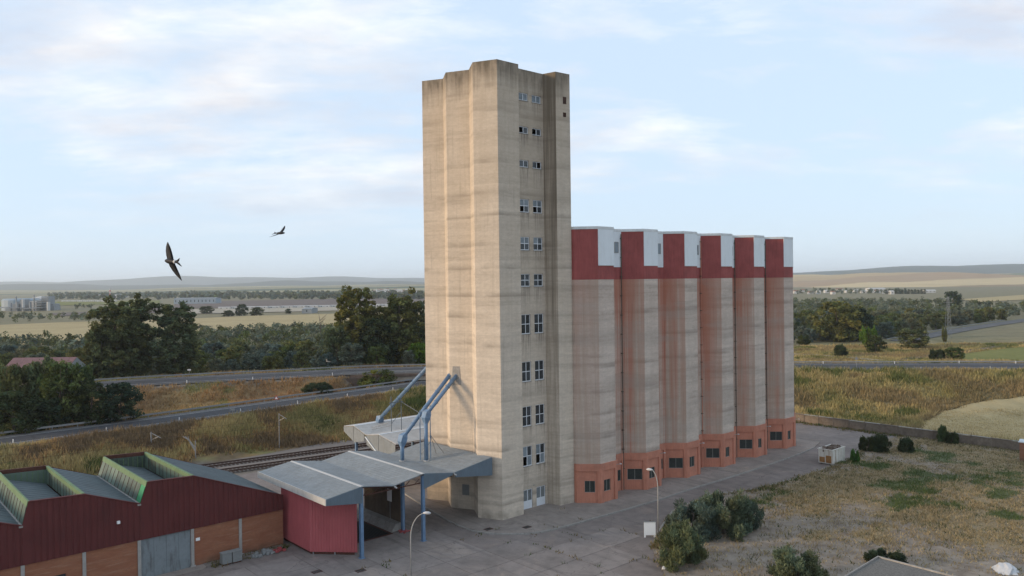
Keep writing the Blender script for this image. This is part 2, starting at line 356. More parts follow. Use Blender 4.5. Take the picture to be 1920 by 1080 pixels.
mat_field('wheat', (0.31, 0.24, 0.125), (0.45, 0.36, 0.20))
mat_field('green_field', (0.12, 0.135, 0.04), (0.235, 0.215, 0.075))
mat_field('brown_plain', (0.125, 0.098, 0.085), (0.185, 0.15, 0.13))
mat_field('pale_plain', (0.30, 0.26, 0.20), (0.42, 0.37, 0.29))
mat_field('ballast', (0.145, 0.122, 0.108), (0.255, 0.22, 0.195), (1.5, 0.4))

# ------------------------------------------------------------------ mesh helpers
class MB:
    def __init__(s): s.v = []; s.f = []; s.c = None
    def quad(s, a, b, c, d): n = len(s.v); s.v += [tuple(a), tuple(b), tuple(c), tuple(d)]; s.f.append((n, n + 1, n + 2, n + 3)); return s
    def poly(s, pts): n = len(s.v); s.v += [tuple(p) for p in pts]; s.f.append(tuple(range(n, n + len(pts)))); return s
    def box(s, x0, x1, y0, y1, z0, z1):
        n = len(s.v)
        s.v += [(x0, y0, z0), (x1, y0, z0), (x1, y1, z0), (x0, y1, z0), (x0, y0, z1), (x1, y0, z1), (x1, y1, z1), (x0, y1, z1)]
        s.f += [(n, n + 3, n + 2, n + 1), (n + 4, n + 5, n + 6, n + 7), (n, n + 1, n + 5, n + 4), (n + 1, n + 2, n + 6, n + 5), (n + 2, n + 3, n + 7, n + 6), (n + 3, n, n + 4, n + 7)]
        return s
    def hexa(s, p):        # 8 points: bottom 4, top 4
        n = len(s.v); s.v += [tuple(q) for q in p]
        s.f += [(n, n + 3, n + 2, n + 1), (n + 4, n + 5, n + 6, n + 7), (n, n + 1, n + 5, n + 4), (n + 1, n + 2, n + 6, n + 5), (n + 2, n + 3, n + 7, n + 6), (n + 3, n, n + 4, n + 7)]
        return s
    def prism(s, poly, z0, z1, cap=True):   # vertical prism over a ccw 2D polygon
        n = len(s.v); k = len(poly)
        s.v += [(x, y, z0) for x, y in poly] + [(x, y, z1) for x, y in poly]
        for i in range(k): j = (i + 1) % k; s.f.append((n + i, n + j, n + k + j, n + k + i))
        if cap: s.f.append(tuple(range(n + k, n + 2 * k))); s.f.append(tuple(range(n + k - 1, n - 1, -1)))
        return s
    def sweep(s, poly, y0, y1):   # polygon in (x,z), extruded along y
        n = len(s.v); k = len(poly)
        s.v += [(x, y0, z) for x, z in poly] + [(x, y1, z) for x, z in poly]
        for i in range(k): j = (i + 1) % k; s.f.append((n + i, n + j, n + k + j, n + k + i))
        s.f.append(tuple(range(n + k - 1, n - 1, -1))); s.f.append(tuple(range(n + k, n + 2 * k)))
        return s
    def tube(s, pts, r, seg=8, cap=True):
        pts = [Vector(p) for p in pts]; rs = r if isinstance(r, (list, tuple)) else [r] * len(pts)
        n = len(s.v); up = None
        for i, p in enumerate(pts):
            d = (pts[min(i + 1, len(pts) - 1)] - pts[max(i - 1, 0)]).normalized()
            if up is None: up = d.orthogonal().normalized()
            up = (up - d * up.dot(d)).normalized(); sd_ = d.cross(up)
            for k in range(seg):
                a = 2 * math.pi * k / seg; q = p + (up * math.cos(a) + sd_ * math.sin(a)) * rs[i]; s.v.append(tuple(q))
        for i in range(len(pts) - 1):
            for k in range(seg):
                a = n + i * seg + k; b = n + i * seg + (k + 1) % seg; s.f.append((a, b, b + seg, a + seg))
        if cap:
            s.f.append(tuple(n + seg - 1 - k for k in range(seg))); m = n + (len(pts) - 1) * seg; s.f.append(tuple(m + k for k in range(seg)))
        return s
    def mesh(s, name, mat, off=(0, 0, 0), smooth=False):
        me = bpy.data.meshes.new(name)
        me.from_pydata([(x - off[0], y - off[1], z - off[2]) for x, y, z in s.v], [], s.f)
        me.materials.append(MATS[mat]); me.update()
        if smooth: me.polygons.foreach_set('use_smooth', [True] * len(me.polygons))
        return me

ORG = {}
def link(name, data, parent=None, loc=(0, 0, 0), rz=0.0):
    o = bpy.data.objects.new(name, data); COL.objects.link(o)
    o.location = loc; o.rotation_euler = (0, 0, rz)
    if parent is not None: o.parent = parent
    return o
def tag(o, label=None, cat=None, group=None, kind=None):
    if label: o['label'] = label
    if cat: o['category'] = cat
    if group: o['group'] = group
    if kind: o['kind'] = kind
    return o
def thingB(name, u, ww, label, cat, group=None, z=0.0):       # Empty in the building frame
    p = uw(u, ww); o = link(name, None, None, (p[0], p[1], z), TH); o.empty_display_size = 0.5
    ORG[o.name] = (u, ww, z); return tag(o, label, cat, group)
def thingW(name, loc, label, cat, group=None, rz=0.0):
    o = link(name, None, None, tuple(loc), rz); ORG[o.name] = tuple(loc) if rz == 0 else (0, 0, 0); return tag(o, label, cat, group)
def part(name, mb, mat, parent, smooth=False, label=None):
    root = parent
    while root.parent is not None: root = root.parent
    off = ORG.get(root.name, (0, 0, 0))
    o = link(name, mb.mesh(name, mat, off, smooth), parent)
    if label: o['label'] = label
    return o
def soloB(name, mb, mat, u, ww, label, cat, group=None, smooth=False, z=0.0):
    p = uw(u, ww); o = link(name, mb.mesh(name, mat, (u, ww, z), smooth), None, (p[0], p[1], z), TH); ORG[o.name] = (u, ww, z); return tag(o, label, cat, group)
def soloW(name, mb, mat, loc, label, cat, group=None, smooth=False):
    o = link(name, mb.mesh(name, mat, loc, smooth), None, tuple(loc)); ORG[o.name] = tuple(loc); return tag(o, label, cat, group)
def struct(name, me, label=None):
    o = link(name, me); o['kind'] = 'structure'
    return o
def copy_tree(o, loc=None, rz=None, sc=None, parent=None):
    c = o.copy(); COL.objects.link(c); c.parent = parent
    if loc is not None: c.location = loc
    if rz is not None: c.rotation_euler = (0, 0, rz)
    if sc is not None: c.scale = sc
    for ch in o.children: copy_tree(ch, parent=c)
    return c
def mesh_np(name, V, Fc, mat, cols=None, smooth=False):
    me = bpy.data.meshes.new(name); V = np.asarray(V, np.float32); Fc = np.asarray(Fc, np.int32); n, k = Fc.shape
    me.vertices.add(len(V)); me.vertices.foreach_set('co', V.ravel())
    me.loops.add(n * k); me.loops.foreach_set('vertex_index', Fc.ravel())
    me.polygons.add(n); me.polygons.foreach_set('loop_start', np.arange(0, n * k, k, dtype=np.int32))
    if smooth: me.polygons.foreach_set('use_smooth', np.ones(n, bool))
    me.update(calc_edges=True)
    if cols is not None:
        a = me.color_attributes.new('Col', 'FLOAT_COLOR', 'POINT')
        c4 = np.ones((len(V), 4), np.float32); c4[:, :3] = cols; a.data.foreach_set('color', c4.ravel())
    me.materials.append(MATS[mat]); return me

def wall_open(mb, p0, p1, z0, z1, ops, depth=0.25, sgn=1):
    """vertical wall p0->p1 (2D) with openings (s0,s1,z0,z1); reveals go 'depth' to the left of p0->p1 (inside)"""
    p0 = np.array(p0, float); p1 = np.array(p1, float); L = np.hypot(*(p1 - p0)); d = (p1 - p0) / L; n = np.array([-d[1], d[0]]) * sgn
    ss = sorted({0.0, L, *[o[0] for o in ops], *[o[1] for o in ops]}); zs = sorted({z0, z1, *[o[2] for o in ops], *[o[3] for o in ops]})
    P = lambda s, z, k=0.0: (*(p0 + d * s + n * k), z)
    for i in range(len(ss) - 1):
        for j in range(len(zs) - 1):
            a, b, c, e = ss[i], ss[i + 1], zs[j], zs[j + 1]
            if any(o[0] - 1e-6 <= a and b <= o[1] + 1e-6 and o[2] - 1e-6 <= c and e <= o[3] + 1e-6 for o in ops): continue
            mb.quad(P(a, c), P(b, c), P(b, e), P(a, e))
    for a, b, c, e in ops:
        mb.quad(P(a, c), P(a, c, depth), P(b, c, depth), P(b, c)); mb.quad(P(a, e), P(b, e), P(b, e, depth), P(a, e, depth))
        mb.quad(P(a, c), P(a, e), P(a, e, depth), P(a, c, depth)); mb.quad(P(b, c), P(b, c, depth), P(b, e, depth), P(b, e))

def add_cols(me, cols):
    a = me.color_attributes.new('Col', 'FLOAT_COLOR', 'POINT'); a.data.foreach_set('color', np.c_[np.asarray(cols, np.float32), np.ones(len(cols), np.float32)].ravel())

# shared window meshes: x along the wall, y outwards negative (faces -y), z up, origin at lower left
WM = {}
def window(parent, p0, d, s0, z0, wd, ht, nx, nz, inset, fmat='frame_white', gl=('glass_dark',), missing=(), bar=0.075, name='window', thick=0.07):
    key = (round(wd, 2), round(ht, 2), nx, nz, fmat, bar)
    if key not in WM:
        b = MB(); t2 = thick
        b.box(0, wd, 0, t2, 0, bar); b.box(0, wd, 0, t2, ht - bar, ht)
        b.box(0, bar, 0.002, t2 - .002, bar, ht - bar); b.box(wd - bar, wd, 0.002, t2 - .002, bar, ht - bar)
        for i in range(1, nx): x = wd * i / nx; b.box(x - bar * .5, x + bar * .5, 0.004, t2 - .004, bar, ht - bar)
        for j in range(1, nz): z = ht * j / nz; b.box(bar, wd - bar, 0.006, t2 - .006, z - bar * .5, z + bar * .5)
        WM[key] = b.mesh(name, fmat)
    d = np.array(d, float); rz = math.atan2(d[1], d[0])
    root = parent; off = ORG[root.name]
    n = np.array([-d[1], d[0]])
    q = np.array(p0, float) + d * s0 + n * inset
    o = link(name, WM[key], parent, (q[0] - off[0], q[1] - off[1], z0 - off[2]), rz)
    if fmat == 'frame_white':
        sk_ = ('s', round(wd, 2), round(inset, 3))
        if sk_ not in WM: WM[sk_] = MB().box(-.04, wd + .04, -inset - .07, -.005, -.07, -.006).mesh('sill', 'kerb_stone')
        link('sill', WM[sk_], o)
    pw, ph = wd / nx - bar * 0.6, ht / nz - bar * 0.6
    for i in range(nx):
        for j in range(nz):
            if (i, j) in missing: continue
            g = gl[(i * 3 + j * 5 + int(z0 * 7)) % len(gl)]; pk = ('p', round(pw, 3), round(ph, 3), g)
            if pk not in WM: WM[pk] = MB().box(-pw / 2, pw / 2, 0, 0.02, -ph / 2, ph / 2).mesh('pane', g)
            link('pane', WM[pk], o, (wd * (i + .5) / nx, 0.03, ht * (j + .5) / nz))
    return o

# ================================================================== TERRAIN
def polyline_dist(P, pts):
    P = np.asarray(P); best = np.full(len(P), 1e9); side = np.zeros(len(P)); zz = np.zeros(len(P))
    for a, b in zip(pts[:-1], pts[1:]):
        a2, b2 = np.array(a[:2]), np.array(b[:2]); ab = b2 - a2; t = np.clip(((P - a2) @ ab) / (ab @ ab), 0, 1)
        q = a2 + t[:, None] * ab; dd = np.hypot(*(P - q).T); m = dd < best
        best[m] = dd[m]; side[m] = (ab[0] * (P[m, 1] - a2[1]) - ab[1] * (P[m, 0] - a2[0])); zz[m] = (a[2] + t * (b[2] - a[2]))[m]
    return best, np.sign(side), zz
def smooth_path(pts, step=4.0):
    pts = [np.array(p, float) for p in pts]; out = []
    P = [2 * pts[0] - pts[1]] + pts + [2 * pts[-1] - pts[-2]]
    for i in range(1, len(P) - 2):
        n = max(2, int(np.linalg.norm(P[i + 1] - P[i]) / step))
        for k in range(n):
            t = k / n; a, b, c, d = P[i - 1:i + 3]
            out.append(0.5 * ((2 * b) + (-a + c) * t + (2 * a - 5 * b + 4 * c - d) * t * t + (-a + 3 * b - 3 * c + d) * t ** 3))
    out.append(pts[-1]); return out
LOW = [gp(x, y, 4) for x, y in ((-330, 872), (0, 828), (280, 791.5), (540, 755), (790, 720))]
LOW = smooth_path([(-150, 48, 3.6)] + [tuple(p) for p in LOW] + [(0, 201, 5.6)])
UPP = [gp(x, y, 6) for x, y in ((0, 741), (200, 721), (540, 703), (740, 694))]
UPP = smooth_path([(-300, 128, 6), (-200, 152, 6)] + [tuple(p) for p in UPP] + [(25, 204, 6)] + [tuple(gp(x, y, 6)) for x, y in ((1500, 687), (1700, 687), (1900, 686.5))] + [(190, 180, 6), (330, 140, 6)], 6)
UPPd = UPP
def sstep(a, b, x): t = np.clip((x - a) / (b - a), 0, 1); return t * t * (3 - 2 * t)
def hnoise(x, y):
    return (np.sin(x * .31 + np.sin(y * .17) * 2) * np.cos(y * .27 + 1.3) + .6 * np.sin(x * .73 + y * .51) + .5 * np.sin(x * .19 - y * .43 + 2))
def height(x, y):
    x = np.asarray(x, float); y = np.asarray(y, float); P = np.c_[x.ravel(), y.ravel()]
    dl, sl, zl = polyline_dist(P, LOW); du, su, zu = polyline_dist(P, UPP)
    px = P[:, 0]; py = P[:, 1]
    brz = sstep(-44, -38, px) * (1 - sstep(-8, -3, px))
    hl = zl * (1 - sstep(4.5, np.where(sl > 0, 30 - 18 * brz, 26), dl))
    nearw = np.where(px > 20, 46, np.where(px > -30, 30, 20)); nearw = nearw * (1 - brz) + 8.0 * brz
    hu = zu * (1 - sstep(6.5, np.where(su > 0, 55, nearw), du))
    h = np.maximum(hl, hu)
    h = np.where((sl > 0) & (su < 0) & (px < 0), np.maximum(h, (2.0 - .8 * brz) * sstep(0, 12, dl)), h)
    # opening under the bridge
    off = np.minimum(dl - 5, du - 8)
    h = h + hnoise(px, py) * 0.16 * sstep(0, 5, off) * (h > 0.3)
    # yard and lot kept flat
    u = (px - OX) * RV[0] + (py - OY) * RV[1]; ww = (px - OX) * WV[0] + (py - OY) * WV[1]
    flat = (u < 71.5) & (ww < 58)
    h = np.where(flat, 0.0, h)
    return (h - 0.07 - np.where((dl < 5) | (du < 7), 0.12, 0)).reshape(x.shape)
def hz(x, y): return float(height(np.array([x]), np.array([y]))[0])
def axis(fine0, fine1, st, lo, hi, g):
    a = list(np.arange(fine0, fine1 + .1, st)); d = st
    while a[-1] < hi: d *= g; a.append(a[-1] + d)
    d = st
    while a[0] > lo: d *= g; a.insert(0, a[0] - d)
    return np.array(a)
gx = axis(-150, 200, 2.0, -22000, 22000, 1.07); gy = axis(48, 270, 2.0, -900, 26000, 1.05)
GX, GY = np.meshgrid(gx, gy); GZ = height(GX, GY)
nx_, ny_ = len(gx), len(gy)
idx = np.arange(nx_ * ny_).reshape(ny_, nx_)
Fq = np.c_[idx[:-1, :-1].ravel(), idx[:-1, 1:].ravel(), idx[1:, 1:].ravel(), idx[1:, :-1].ravel()]
dlow, slow, _ = polyline_dist(np.c_[GX.ravel(), GY.ravel()], LOW); dupp, supp, _ = polyline_dist(np.c_[GX.ravel(), GY.ravel()], UPP)
STRAW = np.array((0.47, 0.36, 0.175)); OCHRE = np.array((0.34, 0.185, 0.085)); OLIVE = np.array((0.235, 0.215, 0.085)); DBRN = np.array((0.20, 0.145, 0.085)); GRN = np.array((0.10, 0.125, 0.042))
_H = np.random.RandomState(5).rand(256, 256)
def vnoise(x, y, s, oct=3):
    v = np.zeros(len(x)); a = 1.0; tot = 0
    for o_ in range(oct):
        X_ = x / s + 17.3 * o_; Y_ = y / s + 5.1 * o_; xi = np.floor(X_).astype(int); yi = np.floor(Y_).astype(int); fx = X_ - xi; fy = Y_ - yi; fx = fx * fx * (3 - 2 * fx); fy = fy * fy * (3 - 2 * fy)
        g_ = lambda i, j: _H[(xi + i) % 256, (yi + j) % 256]
        v += a * ((g_(0, 0) * (1 - fx) + g_(1, 0) * fx) * (1 - fy) + (g_(0, 1) * (1 - fx) + g_(1, 1) * fx) * fy); tot += a; a *= .55; s *= .47
    return v / tot
def grass_col(x, y, zone, rs):
    x = np.asarray(x, float); y = np.asarray(y, float)
    n = np.clip((vnoise(x, y, 14) - .5) * 2.6 + .5 + rs.normal(0, .12, len(x)), 0, 1)[:, None]
    n2 = np.clip((vnoise(x + 500, y + 300, 10) - .5) * 2.6 + .5 + rs.normal(0, .10, len(x)), 0, 1)[:, None]
    if zone == 'mid': c = OCHRE * (1 - n * .55) + STRAW * n * .55; c = np.where(n2 > .75, c * .55 + DBRN * .45, c); c = np.where(n2 < .06, OLIVE, c)
    elif zone == 'left': c = OLIVE * (1 - n * .7) + STRAW * n * .7; c = np.where(n2 > .66, c * .4 + OCHRE * .6, c); c = np.where(n2 > .85, DBRN, c); c = np.where(n2 < .16, GRN, c)
    else: c = STRAW * (.25 + .65 * n) + OLIVE * (.75 - .65 * n); c = np.where(n2 > .64, c * .4 + DBRN * .6, c); c = np.where(n2 < .15, GRN * .7 + .3 * OLIVE, c)
    return c
rs0 = np.random.RandomState(3)
gxr, gyr = GX.ravel(), GY.ravel()
cL = grass_col(gxr, gyr, 'left', rs0); cM = grass_col(gxr, gyr, 'mid', rs0); cR_ = grass_col(gxr, gyr, 'right', rs0)
gcol = np.where((gxr > 5)[:, None], cR_, np.where(((slow > 0) & (supp < 0))[:, None], cM, cL)) * 0.72
farm = np.clip((np.hypot(gxr, gyr) - 260) / 200, 0, 1)[:, None]
gcol = gcol * (1 - farm) + np.array((0.20, 0.175, 0.105)) * farm
gcol = np.where(((dlow < 8) | (dupp < 9))[:, None], np.array((0.18, 0.155, 0.125)), gcol)
uG = (gxr - OX) * RV[0] + (gyr - OY) * RV[1]; wG = (gxr - OX) * WV[0] + (gyr - OY) * WV[1]
gcol = np.where(((uG < 71.5) & (wG < 59))[:, None], np.array((0.17, 0.145, 0.12)), gcol)
ground = struct('ground', mesh_np('ground', np.c_[gxr, gyr, GZ.ravel()], Fq, 'ground_mat', gcol, True))

def ribbon(path, half, lift, off=0.0, zfun=None):
    V = []; Fc = []
    P = [np.array(p, float) for p in path]
    for i, p in enumerate(P):
        t = P[min(i + 1, len(P) - 1)][:2] - P[max(i - 1, 0)][:2]; t /= np.hypot(*t); n = np.array([-t[1], t[0]])
        for s in (-half, half):
            q = p[:2] + n * (s + off); z = p[2] if zfun is None else zfun(q[0], q[1]); V.append((q[0], q[1], z + lift))
    for i in range(len(P) - 1): Fc.append((2 * i + 1, 2 * i, 2 * i + 2, 2 * i + 3))
    return V, Fc
def ribbon_struct(name, path, half, lift, mat, off=0.0, zfun=None):
    V, Fc = ribbon(path, half, lift, off, zfun); return struct(name, mesh_np(name, V, Fc, mat))
ribbon_struct('lower_road', LOW, 3.4, 0.03, 'road_asphalt')
ribbon_struct('upper_road', UPP, 5.6, 0.06, 'road_asphalt')
for o_, nm in ((-3.0, 'lower_road_edge_line'), (3.0, 'lower_road_edge_line')): ribbon_struct(nm, LOW, 0.09, 0.036, 'road_line', o_)
for o_ in (-4.1, 4.1): ribbon_struct('upper_road_edge_line', UPP, 0.10, 0.066, 'road_line', o_)
for o_, hw in ((-4.4, 0.9), (4.4, 0.9)): ribbon_struct('lower_road_shoulder', LOW, hw, 0.014, 'road_pale', o_)
for o_ in (-6.5, 6.5): ribbon_struct('upper_road_shoulder', UPP, 0.85, 0.03, 'road_pale', o_)

def sheet(name, pts2, mat, lift, zfun=None, cols=None, grid=None):
    """flat polygon sheet"""
    b = MB(); b.poly([(p[0], p[1], (zfun(p[0], p[1]) if zfun else 0) + lift) for p in pts2])
    return struct(name, b.mesh(name, mat))
def inside(P, poly):
    x, y = P[:, 0], P[:, 1]; r = np.zeros(len(P), bool); j = len(poly) - 1
    for i in range(len(poly)):
        xi, yi = poly[i][:2]; xj, yj = poly[j][:2]
        r ^= ((yi > y) != (yj > y)) & (x < (xj - xi) * (y - yi) / (yj - yi + 1e-12) + xi); j = i
    return r

# yard: asphalt sheet, then concrete slabs, apron with kerb, weedy lot
yard_poly = [uw(-95, -60), uw(60, -60), uw(71, -25), uw(71, 24), uw(52, 26), uw(-16, 48), uw(-95, 48)]
sheet('yard', yard_poly, 'yard_asphalt', -0.03)
yard = bpy.data.objects['yard']
LOTpx = [(1262, 1110), (1238, 1062), (1222, 1028), (1228, 1006), (1262, 958), (1330, 928), (1420, 917), (1502, 894), (1560, 874), (1598, 859), (1612, 838), (1640, 826), (1700, 818)]
LOT = [gp(x, y)[:2] for x, y in LOTpx]
lot_poly = LOT + [uw(70.6, 12), uw(70.6, 62), uw(40, 62 - 140), uw(-30, -78)]
lot_poly = LOT + [uw(70.7, -8), uw(70.7, -75), uw(-14, -75)]
# lot as a gently bumpy grid clipped to the polygon
def grid_sheet(name, poly, st, mat, zf, colf=None, edge=True):
    pa = np.array([p[:2] for p in poly]); x0, y0 = pa.min(0); x1, y1 = pa.max(0)
    import bmesh
    bm = bmesh.new(); vs = [bm.verts.new((p[0], p[1], 0)) for p in pa]; bm.faces.new(vs)
    for ax, a, b in ((0, x0, x1), (1, y0, y1)):
        for c in np.arange(a + st, b, st):
            co = [0, 0, 0]; no = [0, 0, 0]; co[ax] = c; no[ax] = 1
            bmesh.ops.bisect_plane(bm, geom=bm.verts[:] + bm.edges[:] + bm.faces[:], plane_co=co, plane_no=no)
    bmesh.ops.recalc_face_normals(bm, faces=bm.faces)
    me = bpy.data.meshes.new(name); bm.to_mesh(me); bm.free()
    n = len(me.vertices); co = np.empty(n * 3, np.float32); me.vertices.foreach_get('co', co); co = co.reshape(-1, 3)
    co[:, 2] = zf(co[:, 0], co[:, 1]); me.vertices.foreach_set('co', co.ravel())
    if len(me.polygons) and me.polygons[0].normal.z < 0: me.flip_normals()
    if colf is not None:
        a = me.color_attributes.new('Col', 'FLOAT_COLOR', 'POINT'); c4 = np.ones((n, 4), np.float32); c4[:, :3] = colf(co[:, 0], co[:, 1]); a.data.foreach_set('color', c4.ravel())
    me.materials.append(MATS[mat]); me.update(); return me
# dry / green patches seen in the photo, as ground positions
GREENpx = [(1590, 868, 5), (1625, 872, 5), (1650, 870, 4), (1690, 915, 6), (1720, 905, 6), (1745, 893, 6), (1770, 860, 5), (1790, 868, 4), (1740, 850, 5), (1700, 945, 5), (1750, 940, 5), (1670, 945, 4), (1870, 922, 5), (1900, 905, 6), (1840, 900, 5), (1450, 925, 4), (1440, 938, 4), (1880, 885, 5), (1900, 970, 4), (1430, 942, 3)]
GP = np.array([(*gp(x, y)[:2], r) for x, y, r in GREENpx])
DRYpx = [(1560, 905, 9), (1520, 930, 7), (1640, 905, 9), (1680, 880, 7), (1600, 935, 6), (1830, 850, 9), (1860, 880, 9), (1820, 920, 8), (1880, 950, 10), (1900, 1000, 9), (1720, 960, 8), (1780, 975, 8), (1850, 1010, 7), (1640, 1000, 4), (1700, 850, 6), (1820, 960, 9), (1520, 960, 4), (1760, 830, 7), (1900, 870, 7), (1560, 1010, 3)]
DP = np.array([(*gp(x, y)[:2], r) for x, y, r in DRYpx])
def blob(x, y, B, k=1.0):
    r = np.zeros(len(x))
    wx = x + 1.2 * np.sin(y * .9) + .6 * np.sin(x * 1.7 + y); wy = y + 1.2 * np.sin(x * .8 + 2) + .6 * np.sin(y * 1.9 - x)
    for bx, by, br in B: r = np.maximum(r, np.exp(-(((wx - bx) / (br * .8 * k)) ** 2 + ((wy - by) / (br * 0.8 * k)) ** 2)))
    return r
def lot_cols(x, y): return np.c_[blob(x, y, DP), blob(x, y, GP, .85) * (.45 + .75 * vnoise(x, y, 2.2, 2)), np.zeros(len(x))]
lot_z = lambda x, y: 0.03 + 0.05 * (hnoise(x * 1.7, y * 1.7) + 1.5) * 0.6
struct('weedy_lot', grid_sheet('weedy_lot', lot_poly, 1.5, 'lot_soil', lot_z, lot_cols))
# kerb stones along the lot edge
kb = ribbon([(*p, 0) for p in LOT[3:11]], 0.13, 0.10)
km = MB()
for a, b in zip(LOT[3:10], LOT[4:11]):
    a = np.array(a); b = np.array(b); L = np.hypot(*(b - a)); d = (b - a) / L; n = np.array([-d[1], d[0]]) * .11
    k = max(1, int(L / 1.5))
    for i in range(k):
        p = a + d * L * i / k + d * .02; q = a + d * L * (i + 1) / k - d * .02; z = 0.12 + rnd.uniform(-.03, .01)
        km.hexa([(*(p - n), -.05), (*(q - n), -.05), (*(q + n), -.05), (*(p + n), -.05), (*(p - n), z), (*(q - n), z), (*(q + n), z), (*(p + n), z)])
struct('lot_kerb', km.mesh('lot_kerb', 'kerb_stone'))

# apron round the tower and silos
APpx = [(690, 880), (745, 915), (820, 962), (868, 987), (905, 997), (956, 1000), (1012, 996.5), (1069, 983), (1120, 969), (1162, 957), (1237, 935), (1300, 914), (1370, 893), (1430, 874), (1490, 853), (1527, 838)]
AP = [gp(x, y, 0.12)[:2] for x, y in APpx]
ap_poly = AP + [uw(56, -1), uw(54, 6), uw(-16, 24)]
def clip_uw(pl): return pl
apm = MB()
for a, c in zip(AP[:-1], AP[1:]):
    ia = to_uw(a); ic = to_uw(c); f_ = lambda q: uw(max(q[0] + 3, -11), max(q[1], 6.0)) if q[1] > 2 else uw(max(q[0], -11), 6.0)
    a2, c2 = f_(ia), f_(ic); apm.quad((*a, .115), (*c, .115), (*c2, .115), (*a2, .115)); apm.quad((*a, -.05), (*c, -.05), (*c, .115), (*a, .115))
q_ = uw(55, -1.5); q2_ = uw(55, 6); l_ = AP[-1]; l2_ = uw(to_uw(l_)[0], 6); apm.quad((*l_, .115), (*q_, .115), (*q2_, .115), (*l2_, .115)); apm.quad((*l_, -.05), (*q_, -.05), (*q_, .115), (*l_, .115)); apm.quad((*q_, -.05), (*q2_, -.05), (*q2_, .115), (*q_, .115))
struct('apron', apm.mesh('apron', 'apron_conc'))
km = MB()
APs = smooth_path([(*p, 0) for p in AP], 1.4)
for a, b in zip(APs[:-1], APs[1:]):
    a = np.array(a[:2]); b = np.array(b[:2]); d = (b - a) / max(1e-6, np.hypot(*(b - a))); n = np.array([d[1], -d[0]]) * .16; p = a + d * .015; q = b - d * .015; z = 0.125 + rnd.uniform(-.004, .012)
    km.hexa([(*(p + n), -.05), (*(q + n), -.05), (*q, -.05), (*p, -.05), (*(p + n), z), (*(q + n), z), (*q, z), (*p, z)])
struct('apron_kerb', km.mesh('apron_kerb', 'kerb_stone'))

# concrete slabs in the yard: one mesh, one object each
SU, SW = 5.2, 4.3
slab_me = {}
def slab_mesh(k):
    b = MB(); g = 0.035; b.box(g, SU - g, g, SW - g, -0.028, 0.0)
    return b.mesh('slab', 'yard_slab')
for k in range(3): slab_me[k] = slab_mesh(k)
APa = np.array(ap_poly); LOTa = np.array(lot_poly)
ORG['yard'] = (0, 0, 0)
for iu in range(-12, 1):
    for iw in range(-8, 4):
        u0 = iu * SU - 1.0; w0 = iw * SW - 3.0
        if w0 > 9 and u0 < -36: continue
        cs = np.array([uw(u0 + a * SU, w0 + b * SW) for a in (0, .5, 1) for b in (0, .5, 1)])
        if inside(cs, lot_poly).any() or inside(cs, ap_poly).any(): continue
        x_, y_ = proj((*cs[4], 0))
        if not (-60 < x_ < 1300 and 850 < y_ < 1180): continue
        if u0 > -14 and w0 > -7: continue
        o = link('slab', slab_me[(iu + iw) % 3], yard, (*cs[0], rnd.uniform(-.003, .003)), TH)

# ================================================================== TOWER
tw = thingB('silo_tower', -8, 9, 'tall tan concrete grain elevator tower with zigzag sides and columns of white windows', 'tower')
TP = [(-14.9, 17.1), (-13.5, 14.4), (-15.0, 11.8), (-13.55, 8.95), (-15.25, 6.1), (-13.84, 3.25), (-10.4, 3.25), (-9.3, 4.6), (-5.0, 4.6), (-4.55, 2.75), (-2.2, 2.55), (-2.2, 17.1)]
TZ = 55.0
rows = [(51.13, 52.08, 1), (47.03, 47.9, 1), (42.83, 43.72, 1), (37.2, 38.85, 2), (32.48, 34.14, 2), (27.93, 29.52, 2), (22.0, 24.46, 2), (16.04, 18.55, 2), (10.45, 12.95, 2), (5.45, 7.96, 2)]
WL = 4.3; WCOL = ((0.12, 1.68), (2.35, 3.95))
b = MB(); vc = []
def col_to(b, vc, c):
    vc += [c] * (len(b.v) - len(vc))
for i in range(len(TP)):
    p, q = TP[i], TP[(i + 1) % len(TP)]
    if i == 7:
        ops = [(s0, s1, z0, z1) for z0, z1, k in rows for s0, s1 in WCOL] + [(s0, s1, 0.1, 2.55) for s0, s1 in WCOL]
        wall_open(b, p, q, 0.0, TZ, ops, 0.30)
        vc += [(0, 0.15, 0.0)] * (len(b.v) - len(vc)); zb_ = {round(r_[0], 3) for r_ in rows}
        for f_ in b.f:
            vv_ = [b.v[k_] for k_ in f_]; zt_ = max(v_[2] for v_ in vv_); u0_ = min(v_[0] for v_ in vv_) - p[0]
            if round(zt_, 3) in zb_ and min(v_[2] for v_ in vv_) < zt_ - .5 and any(abs(u0_ - c_[0]) < .01 for c_ in WCOL):
                for k_ in f_:
                    if b.v[k_][2] > zt_ - .01: vc[k_] = (0, 0.15, 1.0)
    else:
        nz = 1
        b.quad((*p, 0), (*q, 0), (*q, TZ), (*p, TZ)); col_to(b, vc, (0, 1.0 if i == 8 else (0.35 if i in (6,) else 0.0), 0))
b.poly([(*p, TZ - 0.6) for p in TP]); col_to(b, vc, (0, 1, 0))
for i in range(len(TP)):   # parapet inner faces
    pass
o = part('wall', b, 'tower_concrete', tw); add_cols(o.data, vc)
cb = MB(); cp = [(x + (0.12 if x < -8 else -0.12) * 0, y) for x, y in TP]
cb.poly([(*p, TZ) for p in TP]); o = part('roof', cb, 'tower_concrete', tw); add_cols(o.data, [(0, 1, 0)] * len(cb.v))
P7 = np.array(TP[7]); D7 = np.array((1.0, 0.0))
miss = {(1, 0): ((0, 0),), (1, 1): ((0, 0),), (3, 0): ((0, 0),), (3, 1): ((0, 0),), (2, 1): ((1, 0),), (9, 0): ((0, 0),), (9, 1): ((0, 0),)}
